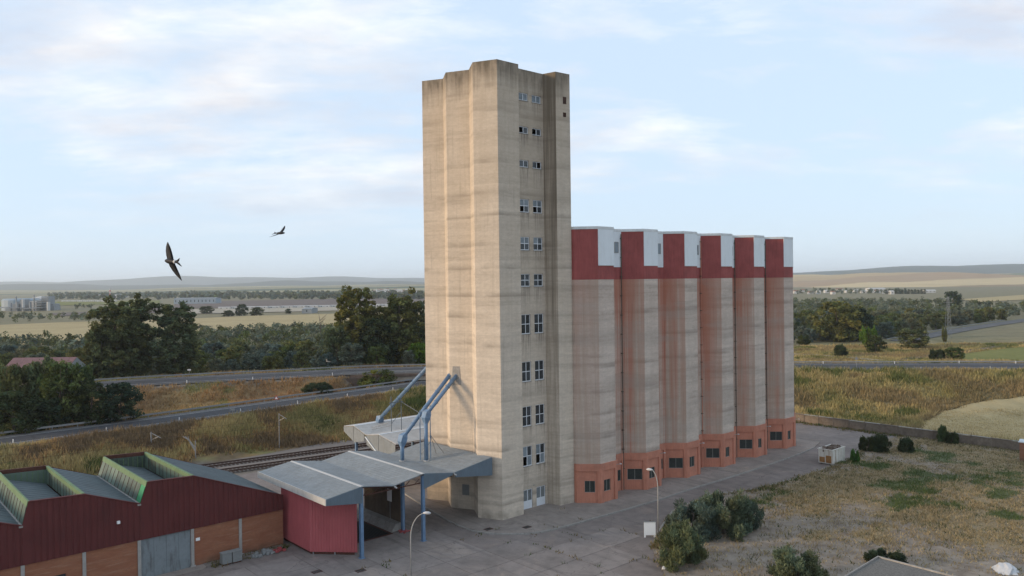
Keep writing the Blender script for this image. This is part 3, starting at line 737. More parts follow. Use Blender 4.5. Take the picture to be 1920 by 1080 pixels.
for r_, (z0, z1, k) in enumerate(rows):
    for c_, (s0, s1) in enumerate(WCOL):
        pale = r_ < 5
        window(tw, P7, D7, s0 + .005, z0 + .005, s1 - s0 - .01, z1 - z0 - .01, 2, k, 0.10, gl=('glass_pale', 'glass_pale', 'glass_dark') if pale else (('glass_dark', 'glass_pale') if r_ == 9 else ('glass_dark',)), missing=miss.get((r_, c_), ()), bar=0.085)
for c_, (s0, s1) in enumerate(WCOL):        # doors: white lower panels, barred glass above
    wd = s1 - s0
    db = MB(); x0 = P7[0] + s0 + .01; y0 = P7[1] + .10; x1 = P7[0] + s1 - .01
    db.box(x0, x1, y0, y0 + .06, 0.11, 1.12); db.box(x0, x0 + .09, y0 + .002, y0 + .058, 1.12, 2.53); db.box(x1 - .09, x1, y0 + .002, y0 + .058, 1.12, 2.53)
    db.box(x0 + .09, x1 - .09, y0 + .002, y0 + .058, 2.44, 2.53); db.box((x0 + x1) / 2 - .05, (x0 + x1) / 2 + .05, y0 - .004, y0 + .058, 0.12, 2.44)
    d_ = part('door', db, 'frame_white', tw)
    for i in range(2):
        a = x0 + .09 + i * ((x1 - x0) / 2 - .04); e = a + (x1 - x0) / 2 - .14
        part('pane', MB().box(a + .002, e, y0 + .035, y0 + .05, 1.121, 2.438), 'glass_pale', d_)
        bb = MB()
        for k in range(1, 5): bb.box(a + (e - a) * k / 5 - .012, a + (e - a) * k / 5 + .012, y0 + .01, y0 + .03, 1.122, 2.437)
        part('bar', bb, 'frame_grey', d_)
hb = MB(); hb.box(P7[0] + 1.75, P7[0] + 2.1, P7[1] - .06, P7[1] - .002, 2.85, 2.95); part('wall_lamp', hb, 'frame_grey', tw)
for z0, z1, s in ((51.1, 52.0, .55), (49.45, 50.0, .5)):
    vb = MB(); a = np.array(TP[9]); d = np.array(TP[10]) - a; d /= np.hypot(*d); n = np.array((d[1], -d[0]))
    q = a + d * 1.2
    vb.hexa([(*(q - n * .05), z0), (*(q + d * s - n * .05), z0), (*(q + d * s + n * .03), z0), (*(q + n * .03), z0), (*(q - n * .05), z1), (*(q + d * s - n * .05), z1), (*(q + d * s + n * .03), z1), (*(q + n * .03), z1)])
    vv = part('vent', vb, 'rust_vent', tw)
    sb = MB()
    for k in range(4):
        z = z0 + (z1 - z0) * (k + .3) / 4; e = q + n * .03
        sb.hexa([(*(e + d * .04), z), (*(e + d * (s - .04)), z), (*(e + d * (s - .04) + n * .04), z), (*(e + d * .04 + n * .04), z), (*(e + d * .04), z + .06), (*(e + d * (s - .04)), z + .06), (*(e + d * (s - .04) + n * .04), z + .04), (*(e + d * .04 + n * .04), z + .04)])
    part('louvre', sb, 'rust_vent', vv)
# small wall boxes under the canopy
for q0, q1, z0, z1, t_ in (((-14.25, 10.35), (-13.85, 9.55), 1.9, 3.2, .15),):
    q0 = np.array(q0); q1 = np.array(q1); d = q1 - q0; n = np.array((d[1], -d[0])); n = n / np.hypot(*n) * .18
    if n[0] > 0: n = -n
    part('electrical_box', MB().hexa([(*q0, z0), (*q1, z0), (*(q1 + n), z0), (*(q0 + n), z0), (*q0, z1), (*q1, z1), (*(q1 + n), z1), (*(q0 + n), z1)]), 'grey_block', tw)
# patch where the chutes enter
a = np.array(TP[2]); d = np.array(TP[3]) - a; d /= np.hypot(*d); n = np.array((d[1], -d[0])); n = n if n[0] < 0 else -n
q = a + d * 0.30
part('chute_patch', MB().hexa([(*(q - n * .1), 15.7), (*(q + d * 1.3 - n * .1), 15.7), (*(q + d * 1.3 + n * .04), 15.7), (*(q + n * .04), 15.7), (*(q - n * .1), 18.0), (*(q + d * 1.1 - n * .1), 18.0), (*(q + d * 1.1 + n * .04), 18.0), (*(q + d * .2 + n * .04), 18.0)]), 'kerb_stone', tw)

# ================================================================== SILOS
SP = 9.21
ORD = ['directly beside the tall tower', 'second from the tall tower', 'third from the tall tower', 'fourth from the tall tower', 'fifth from the tall tower', 'farthest from the tall tower']
def offs(pts, d):
    """offset an open polyline outward (right of travel when facing +u, i.e. -w)"""
    pts = [np.array(p, float) for p in pts]; out = []
    for i in range(len(pts)):
        ds = []
        if i > 0: e = pts[i] - pts[i - 1]; ds.append(e / np.hypot(*e))
        if i < len(pts) - 1: e = pts[i + 1] - pts[i]; ds.append(e / np.hypot(*e))
        ns = [np.array((e[1], -e[0])) for e in ds]
        if len(ns) == 1: out.append(pts[i] + ns[0] * d)
        else: m = ns[0] + ns[1]; m /= np.hypot(*m); out.append(pts[i] + m * d / (m @ ns[0]))
    return out
for k in range(6):
    bu = k * SP
    L0 = [(bu - 2.17, 2.17), (bu, 0.0), (bu + 3.0, 0.0), (bu + 5.17, 2.17), (bu + 7.02, 2.17)]
    th_ = thingB('grain_silo', bu + 1.5, 3.0, 'concrete grain silo with red band and white top, ' + ORD[k], 'silo', 'row of six concrete silos')
    strip = lambda pts, z0, z1, b: [b.quad((*pts[i], z0), (*pts[i + 1], z0), (*pts[i + 1], z1), (*pts[i], z1)) for i in range(len(pts) - 1)]
    back = [(bu + 7.02, 16.5), (bu - 2.17, 16.5)]
    full = L0 + back + [L0[0]]
    b = MB(); vc = []
    stn = {0: (1, .95, .5) if k else (.35, .9, .5), 1: (.06, .05, .15), 2: (.3, .3, .3), 3: (.9, .5, .8)}
    for i in range(len(full) - 1):
        strip([full[i], full[i + 1]], 5.10, 28.7, b)
        if i == 0:
            a_ = stn[0]; e_ = (a_[0] * .38, a_[1], .3); vc += [a_, e_, e_, a_]
        else: col_to(b, vc, stn.get(i, (.3, .3, .2)))
    o = part('wall', b, 'silo_concrete', th_); add_cols(o.data, vc)
    b = MB(); strip(offs(L0, .012) + back + [offs(L0, .012)[0]], 28.7, 35.15, b)
    L1 = offs(L0, .012)
    for i in range(4): b.quad((*L1[i], 28.7), (*L0[i], 28.7), (*L0[i + 1], 28.7), (*L1[i + 1], 28.7))
    part('red_band', b, 'red_paint', th_)
    for i in (1, 2, 3):       # white cap panels, proud of the band
        a, c = offs(L0[i:i + 2], .075); a2, c2 = L0[i], L0[i + 1]
        if i == 1: a = np.array(a) + (0.0, 0); c = np.array(c)
        zb = 30.55 if i < 3 else 30.35
        e0 = .003 * i
        b = MB().hexa([(*a, zb), (*c, zb), (*c2, zb), (*a2, zb), (*a, 35.14 - e0), (*c, 35.14 - e0), (*c2, 35.14 - e0), (*a2, 35.14 - e0)])
        pn = part('white_cap', b, 'white_paint', th_)
        if i < 3: 
            ab = offs(L0[i:i + 2], .10); part('lower_lip', MB().hexa([(*ab[0], 30.48), (*ab[1], 30.48), (*c2, 30.48), (*a2, 30.48), (*ab[0], 30.545), (*ab[1], 30.545), (*c2, 30.545), (*a2, 30.545)]), 'coping', pn)
    ring = offs(L0, .085)
    b = MB(); cpz = (35.15, 35.5)
    pl = [tuple(p) for p in ring] + back
    b.prism(pl, *cpz); part('coping', b, 'coping', th_)
    # roof slab seams on the red face (horizontal joints)
    # opening high on the recessed face
    if k < 4:
        a = np.array(L0[3]); q0 = (a[0] + .42, 2.17 - .075)
        ow = window(th_, q0, (1, 0), 0, 32.25, 0.85, 1.5, 1, 1, -0.05, fmat='frame_grey', gl=('glass_pale',), bar=0.06, name='window')
    # plinth
    PB = offs(L0, .20); PP = offs(L0, .05)
    b = MB()
    WA = (0.33 * 3.07, 0.77 * 3.07) if k == 0 else (0.17 * 3.07, 0.83 * 3.07); WB = (0.55, 1.85) if k < 3 else (0.6, 1.7)
    for i in range(4):
        a, c = PP[i], PP[i + 1]; Lc = np.hypot(*(c - a))
        ops = []
        if i == 0: ops = [(WA[0], WA[1], 1.45, 2.95)]
        elif i == 1: ops = [(WB[0] + .02, WB[1] + .02, 1.45, 2.95)]
        elif i == 3 and k < 3: ops = [(0.5, 1.3, 1.45, 2.95)]
        wall_open(b, a, c, 0.0, 4.2, ops, 0.16)
    part('plinth', b, 'terracotta', th_)
    b = MB(); pl = [tuple(p) for p in PB] + [tuple(p) for p in reversed([np.array(q) + (0, 0.35) for q in L0])]
    b.prism(pl, 4.2, 5.1); part('plinth_band', b, 'terracotta', th_)
    for i in (1, 2, 3):
        c = np.array(L0[i]); e1 = np.array(L0[i - 1]) - c; e1 /= np.hypot(*e1); e2 = np.array(L0[i + 1]) - c; e2 /= np.hypot(*e2)
        n1 = np.array((-e1[1], e1[0])); n2 = np.array((e2[1], -e2[0])); m = n1 + n2; m /= np.hypot(*m); oc = c + m * .20 / (m @ n1)
        wv = .42 if i < 3 else .3
        if i < 3: pg = [c + e1 * wv, c + e1 * wv + n1 * .20, oc, c + e2 * wv + n2 * .20, c + e2 * wv, c - m * .15]
        else: pg = [c + e1 * wv, c + e1 * wv + n1 * .198, oc, c + e2 * wv + n2 * .198, c + e2 * wv, c - m * .3]
        part('pilaster', MB().prism([tuple(p) for p in pg], 0, 4.2), 'terracotta', th_)
    if True:
        c = np.array(L0[4]) ; part('pilaster', MB().box(c[0] - .5, c[0], c[1] - .19, c[1] + .1, 0, 4.198), 'terracotta', th_)
    for i, (s0, s1) in ((0, WA), (1, WB)):
        a, c = PP[i], PP[i + 1]; d = (c - a) / np.hypot(*(c - a))
        window(th_, a, d, s0 + (.02 if i else 0) + .004, 1.455, s1 - s0 - .008, 1.49, 2, 1, 0.08, fmat='frame_grey', gl=('dark_mesh',), bar=0.045, thick=.05)
    if k < 3:
        a, c = PP[3], PP[4]; window(th_, a, (1, 0), .504, 1.455, .79, 1.49, 1, 1, .08, fmat='frame_grey', gl=('dark_mesh',), bar=.045, thick=.05)
    if k == 0: part('plinth_side', MB().quad((bu - 2.172, 16.5, 0), (bu - 2.172, 2.12, 0), (bu - 2.172, 2.12, 5.1), (bu - 2.172, 16.5, 5.1)), 'terracotta', th_)
    # wall lamp on the far edge of the front face
    c = np.array(PB[2]); lb = MB().tube([(c[0] - .25, c[1] + .05, 4.6), (c[0] - .05, c[1] - .45, 4.72)], .035, 6)
    lo = part('wall_lamp', lb, 'lamp_pole', th_); part('lamp_head', MB().box(c[0] - .08, c[0] + .08, c[1] - .68, c[1] - .42, 4.69, 4.79), 'plastic_white', lo)
    # rain pipe in the re-entrant corner, with brackets
    if k in (0, 2, 3, 4):
        c = np.array(L0[4]) + (-.16, -.2)
        pb = MB().tube([(c[0], c[1], 0.1), (c[0], c[1], 34.8)], .07, 6); pp = part('rain_pipe', pb, 'bark' if k != 2 else 'terracotta', th_)
        bb = MB()
        for z in np.arange(3, 35, 2.6): bb.box(c[0] - .11, c[0] + .11, c[1] - .1, c[1] + .2, z, z + .1)
        part('bracket', bb, 'bark', pp)
# ================================================================== FRONT CANOPY
cn = thingB('canopy', -26, 12, 'grey folded-plate canopy on blue posts between red booth and tower', 'canopy')
FO = [(-36.65, 6.93), (-32.5, 7.5), (-28.55, 6.88), (-24.75, 7.5), (-20.55, 6.86), (-14.85, 7.72)]
CW0, CW1 = 3.9, 20.0
for i in range(5):
    (u0, z0), (u1, z1) = FO[i], FO[i + 1]; t_ = 0.10; w1 = CW1 if i < 4 else 17.4; w0 = CW0 - (.0)
    g = 0.012
    b = MB().hexa([(u0 + g, w0, z0 - t_), (u1 - g, w0, z1 - t_), (u1 - g, w1, z1 - t_), (u0 + g, w1, z0 - t_), (u0 + g, w0, z0), (u1 - g, w0, z1), (u1 - g, w1, z1), (u0 + g, w1, z0)])
    pl = part('roof_plate', b, 'canopy_sheet', cn)
    sb = MB()       # standing sheet joints
    n = 9
    for k in range(1, n):
        u = u0 + (u1 - u0) * k / n; z = z0 + (z1 - z0) * k / n; sb.hexa([(u - .02, w0 + .05, z - .01), (u + .02, w0 + .05, z - .01), (u + .02, w1 - .05, z - .01), (u - .02, w1 - .05, z - .01), (u - .02, w0 + .05, z + .018), (u + .02, w0 + .05, z + .018), (u + .02, w1 - .05, z + .018), (u - .02, w1 - .05, z + .018)])
    part('seam', sb, 'canopy_sheet', pl)
for u, z in ((-32.5, 7.5), (-24.75, 7.5)):
    part('ridge_cap', MB().sweep([(u - .24, z - .035), (u, z + .03), (u + .24, z - .035), (u, z - .08)], CW0 - .01, CW1 + .01), 'ridge_strip', cn)
for u, z in ((-28.55, 6.88), (-20.55, 6.86)):
    part('gutter', MB().box(u - .10, u + .10, CW0 - .12, CW1, z - .22, z - .105), 'bark', cn)
    part('spout', MB().tube([(u, CW0 - .05, z - .16), (u, CW0 - .45, z - .2)], .09, 8), 'pale_sheet', cn)
# fascias: front
def fasc(pts, w0=CW0 - .07, w1=CW0 - .005): part('fascia', MB().sweep(pts, w0, w1), 'fascia_steel', cn)
fasc([(-36.65, 6.28), (-32.5, 5.72), (-32.5, 7.46), (-36.65, 6.90)])
fasc([(-24.75, 5.75), (-20.75, 6.62), (-20.75, 6.86), (-24.75, 7.46)])
fasc([(-20.35, 6.30), (-14.85, 5.55), (-14.85, 7.69), (-20.35, 6.87)])
part('fascia', MB().box(-36.74, -36.66, CW0 - .07, CW1, 6.28, 6.95), 'pale_sheet', cn)
part('fascia', MB().sweep([(-36.65, 6.28), (-32.5, 5.9), (-28.55, 6.3), (-24.75, 5.9), (-20.6, 6.3), (-20.6, 6.8), (-24.75, 7.42), (-28.55, 6.8), (-32.5, 7.42), (-36.65, 6.85)], CW1 - .02, CW1 + .06), 'pale_sheet', cn)
for u, w_ in ((-32.55, 4.05), (-24.75, 4.05), (-24.6, 8.3), (-24.6, 17.6), (-32.55, 17.6), (-32.55, 10.5)):
    b = MB(); b.box(u - .17, u + .17, w_ - .17, w_ - .13, 0, 7.2); b.box(u - .17, u + .17, w_ + .13, w_ + .17, 0, 7.2); b.box(u - .04, u + .04, w_ - .129, w_ + .129, 0, 7.2); b.box(u - .3, u + .3, w_ - .3, w_ + .3, -.02, .03)
    part('post', b, 'blue_steel', cn)
for w_ in (4.4, 8.3, 13.0, 17.6):       # cross trusses under the folds
    b = MB()
    for (u0, z0), (u1, z1) in zip(FO[:4], FO[1:5]): b.tube([(u0, w_, z0 - .25), (u1, w_, z1 - .25)], .06, 5)
    b.tube([(-36.5, w_, 6.35), (-20.5, w_, 6.35)], .06, 5)
    for u in np.arange(-36, -21, 1.3): b.tube([(u, w_, 6.35), (u + .65, w_, 6.85)], .035, 4)
    part('truss', b, 'rust_beam', cn)

# red booth under the canopy
bt = thingB('weigh_booth', -34, 10, 'red corrugated metal booth with a cut corner under the grey canopy', 'booth')
bp = [(-32.45, 15.6), (-35.95, 15.6), (-35.95, 8.75), (-32.45, 5.1)]
def corrugated(mb, pts, z0, z1, pitch=.30, amp=.05):
    for a, c in zip(pts[:-1], pts[1:]):
        a = np.array(a); c = np.array(c); L = np.hypot(*(c - a)); d = (c - a) / L; n = np.array((d[1], -d[0])); k = int(round(L / pitch)); pr = []
        for i in range(k):
            s = L * i / k; h = L / k
            pr += [(s, 0), (s + h * .68, 0), (s + h * .76, -amp), (s + h * .92, -amp)]
        pr.append((L, 0))
        for (s0, o0), (s1, o1) in zip(pr[:-1], pr[1:]): mb.quad((*(a + d * s0 - n * o0), z0), (*(a + d * s1 - n * o1), z0), (*(a + d * s1 - n * o1), z1), (*(a + d * s0 - n * o0), z1))
b = MB(); corrugated(b, [bp[0], bp[1]], .3, 6.2); part('wall_panel', b, 'booth_red', bt)
b = MB(); corrugated(b, [bp[1], bp[2]], .3, 6.25); part('wall_panel', b, 'booth_red', bt)
b = MB(); corrugated(b, [bp[2], bp[3]], .3, 6.0); part('wall_panel', b, 'booth_red', bt)
b = MB(); corrugated(b, [bp[3], bp[0]], .3, 5.8); part('wall_panel', b, 'booth_red', bt)
b = MB().prism([(x * .997 - .1, y) for x, y in reversed(bp)], .0, .34) if False else MB().prism([(-32.6, 15.4), (-35.8, 15.4), (-35.8, 8.9), (-32.6, 5.4)], 0, .36); part('base', b, 'rust_beam', bt)
for u, w_ in ((-35.7, 8.6), (-34.1, 6.9)): part('leg', MB().tube([(u, w_, -.02), (u, w_, .35)], .07, 6), 'galv', bt)
part('edge_post', MB().box(-32.44, -32.26, 4.5, 4.66, 0, 6.0), 'blue_steel', bt)

# divider wall, kerb block, grate, notice under the canopy
dv = thingB('divider_wall', -24.3, 13, 'dark brown panelled wall standing between the lanes under the canopy', 'wall')
for i in range(4): part('panel', MB().box(-24.42, -24.20, 9.1 + i * 2.0, 11.06 + i * 2.0, .0, 5.0), 'brown_wall', dv)
part('cap_rail', MB().box(-24.46, -24.16, 9.1, 17.1, 5.0, 5.12), 'rust_beam', dv)
b = MB()
for i in range(5): a = 8.9 + i * 1.7; b.sweep([(-25.75, 0), (-24.5, 0), (-24.5, .9), (-25.2, .8)], a + .02, a + 1.66)
part('footing', b, 'kerb_stone', dv)
gt = thingB('unloading_grate', -28, 11.5, 'black steel unloading grate in the ground beside the divider wall', 'grate')
part('frame', MB().box(-30.6, -25.9, 8.4, 8.6, 0, .06).box(-30.6, -25.9, 15.0, 15.2, 0, .06).box(-30.6, -30.4, 8.6, 15.0, 0, .058).box(-26.1, -25.9, 8.6, 15.0, 0, .058), 'rust_beam', gt)
part('pit_shade_sheet', MB().quad((-30.4, 8.6, .006), (-26.1, 8.6, .006), (-26.1, 15, .006), (-30.4, 15, .006)), 'shade_black', gt)  # flat black sheet at ground level paints the darkness below the bars
b = MB()
for u in np.arange(-30.25, -26.1, .28): b.box(u, u + .05, 8.6, 15.0, .012, .05)
part('bars', b, 'steel_grate', gt); 
nb = thingB('notice_board', -24.6, 10.9, 'small white notice panel on a thin post by the divider wall', 'sign')
part('post', MB().tube([(-24.62, 10.95, 0), (-24.62, 10.95, 4.4)], .04, 6), 'galv', nb); part('panel', MB().box(-24.72, -24.66, 10.5, 11.4, 3.0, 4.4), 'white_board', nb)
soloB('bollard', MB().tube([(-31.4, 8.0, 0), (-31.4, 8.0, 1.0), (-31.4, 8.0, 1.05)], [.06, .06, .03], 8), 'plastic_white', -31.4, 8.0, 'short pale bollard beside the black grate next to the booth', 'bollard')
b = MB(); 
for i in range(5): a = rnd.uniform(0, 3); b.box(-24.9 + rnd.uniform(-.6, .4), -24.5 + rnd.uniform(-.2, .7), 7.6 + .18 * i, 7.75 + .18 * i, .01 + .03 * i, .13 + .03 * i)
soloB('plank_pile', b, 'red_plastic', -24.6, 7.6, 'loose red plank pile lying at the foot of a blue post', 'planks')
b = MB().tube([(-21.9, 17.2, .25), (-21.2, 16.6, .5), (-20.7, 16.4, .25)], [.28, .42, .2], 7)
soloB('stump', b, 'bark', -21.3, 16.7, 'brown stump-like lump on the ground under the canopy', 'debris')

# ================================================================== REAR CANOPY
rc = thingB('rail_canopy', -6, 29, 'pale folded canopy behind the tower reaching over the railway side', 'canopy')
RF = [(36.3, 7.45), (33.4, 7.85), (30.0, 7.0), (26.6, 7.5), (22.3, 6.8)]
RU0, RU1 = -16.3, 8.0
for i in range(4):
    (w0, z0), (w1, z1) = RF[i], RF[i + 1]; t_ = .1
    part('roof_plate', MB().hexa([(RU0, w1 + .01, z1 - t_), (RU1, w1 + .01, z1 - t_), (RU1, w0 - .01, z0 - t_), (RU0, w0 - .01, z0 - t_), (RU0, w1 + .01, z1), (RU1, w1 + .01, z1), (RU1, w0 - .01, z0), (RU0, w0 - .01, z0)]), 'pale_sheet', rc)
for w_, z in ((33.4, 7.85), (26.6, 7.5)): part('ridge_cap', MB().hexa([(RU0, w_ - .2, z - .02), (RU1, w_ - .2, z - .02), (RU1, w_ + .2, z - .02), (RU0, w_ + .2, z - .02), (RU0, w_ - .05, z + .035), (RU1, w_ - .05, z + .035), (RU1, w_ + .05, z + .035), (RU0, w_ + .05, z + .035)]), 'white_paint', rc)
def gab(pts):
    b = MB(); n = len(pts); b.poly([(RU0 - .06, w_, z) for w_, z in pts]); b.poly([(RU0 - .01, w_, z) for w_, z in reversed(pts)])
    for i in range(n): a, c = pts[i], pts[(i + 1) % n]; b.quad((RU0 - .06, *a), (RU0 - .01, *a), (RU0 - .01, *c), (RU0 - .06, *c))
    part('gable_panel', b, 'canopy_sheet', rc)
gab([(36.2, 7.3), (33.45, 7.7), (33.45, 5.55), (36.2, 6.7)]); gab([(33.35, 7.7), (30.4, 6.95), (30.4, 6.0), (33.35, 5.4)]); gab([(29.8, 6.9), (26.65, 7.38), (26.65, 4.6), (29.8, 5.6)]); gab([(26.55, 7.36), (22.4, 6.68), (22.4, 5.6), (26.55, 4.6)])
for w_ in (33.4, 26.6):
    for u in (-15.9, -6.0, 4.0): part('post', MB().box(u - .16, u + .16, w_ - .16, w_ + .16, 0, 7.0 if w_ < 30 else 7.3), 'blue_steel', rc)
part('rain_pipe', MB().tube([(RU0 - .15, 30.0, 6.7), (RU0 - .15, 26.7, 4.8)], .08, 6), 'white_paint', rc)

# ================================================================== CHUTES
def chute(name, base, elbow, end, r, label):
    o = thingB(name, base[0], base[1], label, 'chute', None, base[2])
    part('drop_pipe', MB().tube([base, (base[0], base[1], elbow[2])], r, 12), 'blue_steel', o, True)
    e = np.array(elbow); d = np.array(end) - e; d /= np.linalg.norm(d)
    part('hopper', MB().tube([(base[0], base[1], elbow[2] - 1.0), (base[0], base[1], elbow[2] - .35), tuple(e + d * .25 + np.array((0, 0, .05))), tuple(e + d * .75)], [r * 1.15, r * 2.3, r * 2.3, r * 1.15], 4), 'blue_steel', o)
    part('inclined_pipe', MB().tube([tuple(e + d * .2), end], r, 12), 'blue_steel', o, True)
    L = np.linalg.norm(np.array(end) - e)
    for s in np.arange(2.2, L, 2.6): part('flange', MB().tube([tuple(e + d * (s - .05)), tuple(e + d * (s + .05))], r * 1.22, 12), 'blue_steel', o)
    part('flange', MB().tube([(base[0], base[1], base[2] + .02), (base[0], base[1], base[2] + .14)], r * 1.5, 10), 'pale_sheet', o)
    return o
c1 = chute('grain_chute', (-22.2, 11.9, 7.1), (-22.2, 11.9, 9.85), (-14.75, 11.95, 16.95), .25, 'blue grain chute with low hopper farther from the tower on the front canopy')
c2 = chute('grain_chute', (-19.7, 10.45, 6.95), (-19.7, 10.45, 12.55), (-14.45, 11.05, 16.85), .25, 'blue grain chute with tall drop pipe and high hopper on the front canopy')
# support frame beside chute 2
sf = thingB('chute_support', -18.9, 10.8, 'thin steel support trestle beside the tall chute pipe on canopy roof', 'frame', None, 7.0)
for u, w_, zt in ((-18.95, 10.6, 13.6), (-19.9, 11.4, 13.0)): part('leg', MB().tube([(u, w_, 6.95), (u, w_, zt)], .06, 6), 'blue_steel', sf)
part('brace', MB().tube([(-18.95, 10.6, 10.0), (-16.8, 10.6, 7.3)], .045, 5), 'galv', sf); part('brace', MB().tube([(-18.95, 10.6, 10.0), (-17.2, 11.8, 7.2)], .045, 5), 'galv', sf)
part('brace', MB().tube([(-18.95, 10.6, 9.2), (-19.9, 11.4, 7.6)], .04, 5), 'galv', sf); part('brace', MB().tube([(-18.95, 10.6, 13.3), (-19.9, 11.4, 12.8)], .04, 5), 'galv', sf)
c3 = chute('grain_chute', (-11.9, 33.4, 7.8), (-11.9, 33.4, 8.3), (-13.6, 15.7, 19.2), .27, 'blue inclined grain chute rising from the rail canopy behind the tower')
sf = thingB('chute_support', -12.4, 28.3, 'tall thin trestle propping the chute above the rail canopy', 'frame', None, 7.3)
for u in (-13.3, -11.6): part('leg', MB().tube([(u, 28.0, 7.2), (u, 28.0, 12.3)], .06, 6), 'fascia_steel', sf)
part('cross_bar', MB().tube([(-13.6, 28.0, 11.4), (-11.3, 28.0, 11.4)], .07, 6), 'fascia_steel', sf)
part('brace', MB().tube([(-11.6, 28.0, 11.4), (-8.5, 24.5, 8.6)], .05, 5), 'galv', sf); part('brace', MB().tube([(-13.3, 28.0, 8.4), (-11.6, 28.0, 10.0)], .04, 5), 'fascia_steel', sf)
part('brace', MB().tube([(-13.3, 28.0, 8.2), (-15.0, 30.5, 7.5)], .05, 5), 'galv', sf); part('brace', MB().tube([(-13.5, 28.3, 8.6), (-14.6, 31.2, 7.6)], .05, 5), 'galv', sf)

# ================================================================== WAREHOUSE
wh = thingB('warehouse', -56, 20, 'long low warehouse with brick base, maroon cladding and green sawtooth skylights', 'warehouse')
WF, WBk = 13.6, 28.9
bays = [(-36.7, 5.48, -46.2, 9.25, -50.7, 9.45, -51.37, 7.5), (-51.37, 7.45, -56.15, 9.3, -60.7, 9.5, -61.2, 7.5), (-61.2, 7.45, -66.0, 9.3, -70.5, 9.5, -71.0, 7.5), (-71.0, 7.45, -76.0, 9.3, -80.5, 9.5, -81.0, 7.5)]
for bi, (ue, ze, ur, zr, us, zs, uv_, zv) in enumerate(bays):
    # maroon cladding front, corrugated per bay
    for (a0, za, a1, zb) in ((us, zs, ur, zr), (ur, zr, ue, ze)):
        b = MB(); n = int((a1 - a0) / .5)
        for i in range(n):
            s0, s1 = a0 + (a1 - a0) * i / n, a0 + (a1 - a0) * (i + 1) / n
            f = lambda s: za + (zb - za) * (s - a0) / (a1 - a0)
            m1 = s0 + (s1 - s0) * .62; m2 = s0 + (s1 - s0) * .7; m3 = s0 + (s1 - s0) * .92
            for p, q, yp, yq in ((s0, m1, 0, 0), (m1, m2, 0, .045), (m2, m3, .045, .045), (m3, s1, .045, 0)):
                b.quad((p, WF - .14 + yp, 3.95), (q, WF - .14 + yq, 3.95), (q, WF - .14 + yq, f(q)), (p, WF - .14 + yp, f(p)))
        part('cladding_panel', b, 'maroon_sheet', wh)
    b = MB(); b.quad((uv_, WF - .14, 3.95), (us, WF - .14, 3.95), (us, WF - .14, zs), (uv_, WF - .14, zv)); b.quad((uv_, WF - .14, 3.95), (ue, WF - .14, 3.95), (ue, WF, 3.95), (uv_, WF, 3.95)); part('cladding_panel', b, 'maroon_sheet', wh)
    # coping strips
    b = MB()
    for a0, za, a1, zb in ((us, zs, ur, zr), (ur, zr, ue, ze)): b.hexa([(a0, WF - .2, za - .02), (a1, WF - .2, zb - .02), (a1, WF + .12, zb - .02), (a0, WF + .12, za - .02), (a0, WF - .2, za + .05), (a1, WF - .2, zb + .05), (a1, WF + .12, zb + .05), (a0, WF + .12, za + .05)])
    part('coping', b, 'maroon_sheet' if bi else 'maroon_sheet', wh)
    # outer roof slope
    t_ = .12
    def plate(nm, a0, za, a1, zb, mat, w0=WF + .0, w1=WBk):
        o_ = part(nm, MB().hexa([(a0, w0, za - t_), (a1, w0, zb - t_), (a1, w1, zb - t_), (a0, w1, za - t_), (a0, w0, za), (a1, w0, zb), (a1, w1, zb), (a0, w1, za)]), mat, wh)
        sb = MB(); n = 5
        for i in range(1, 13):
            w_ = w0 + (w1 - w0) * i / 13; sb.hexa([(a0, w_ - .04, za - .01), (a1, w_ - .04, zb - .01), (a1, w_ + .04, zb - .01), (a0, w_ + .04, za - .01), (a0, w_ - .02, za + .03), (a1, w_ - .02, zb + .03), (a1, w_ + .02, zb + .03), (a0, w_ + .02, za + .03)])
        part('sheet_rib', sb, mat, o_); return o_
    plate('roof_slope', ur, zr - .06, ue, ze - .02, 'shed_roof')
    plate('roof_slope', us + .12, zs - .75, ur - .35, 7.55, 'shed_roof', WF + .13)
    # back wall
    part('back_wall', MB().poly([(uv_, WBk + .08, 0), (uv_, WBk + .08, zv), (us, WBk + .08, zs), (ur, WBk + .08, zr), (ue, WBk + .08, ze), (ue, WBk + .08, 0)]), 'maroon_sheet', wh)
    part('back_beam', MB().hexa([(us, WBk - .02, zs - .28), (ur, WBk - .02, zr - .28), (ur, WBk + .25, zr - .28), (us, WBk + .25, zs - .28), (us, WBk - .02, zs + .1), (ur, WBk - .02, zr + .1), (ur, WBk + .25, zr + .1), (us, WBk + .25, zs + .1)]), 'rust_beam', wh)
    # green glazing strips: leaning outer one and upright inner one; back screen
    top = part('skylight_frame', MB().hexa([(us - .16, WF - .1, zs - .42), (us + .06, WF - .1, zs - .42), (us + .06, WBk, zs - .42), (us - .16, WBk, zs - .42), (us - .05, WF - .1, zs + .06), (us + .10, WF - .1, zs + .06), (us + .10, WBk, zs + .06), (us - .05, WBk, zs + .06)]), 'green_frame', wh)
    n = 12; du_ = us - uv_
    for i in range(n):
        w0 = WF + .05 + (WBk - WF - .1) * i / n; w1 = WF + .05 + (WBk - WF - .1) * (i + 1) / n - .05
        xt, xb, zt, zb = us - .14, uv_ + .02, zs - .40, zv + .02
        m_ = 'green_glaze_clean' if (i == 0 and bi == 0) else 'green_glaze'
        part('glazing_pane', MB().hexa([(xb, w0, zb), (xb + .05, w0, zb), (xb + .05, w1, zb), (xb, w1, zb), (xt, w0, zt), (xt + .05, w0, zt), (xt + .05, w1, zt), (xt, w1, zt)]), m_, top)
        part('glazing_bar', MB().hexa([(xb - .03, w1, zb), (xb + .05, w1, zb), (xb + .05, w1 + .05, zb), (xb - .03, w1 + .05, zb), (xt - .03, w1, zt), (xt + .05, w1, zt), (xt + .05, w1 + .05, zt), (xt - .03, w1 + .05, zt)]), 'rust_beam', top)
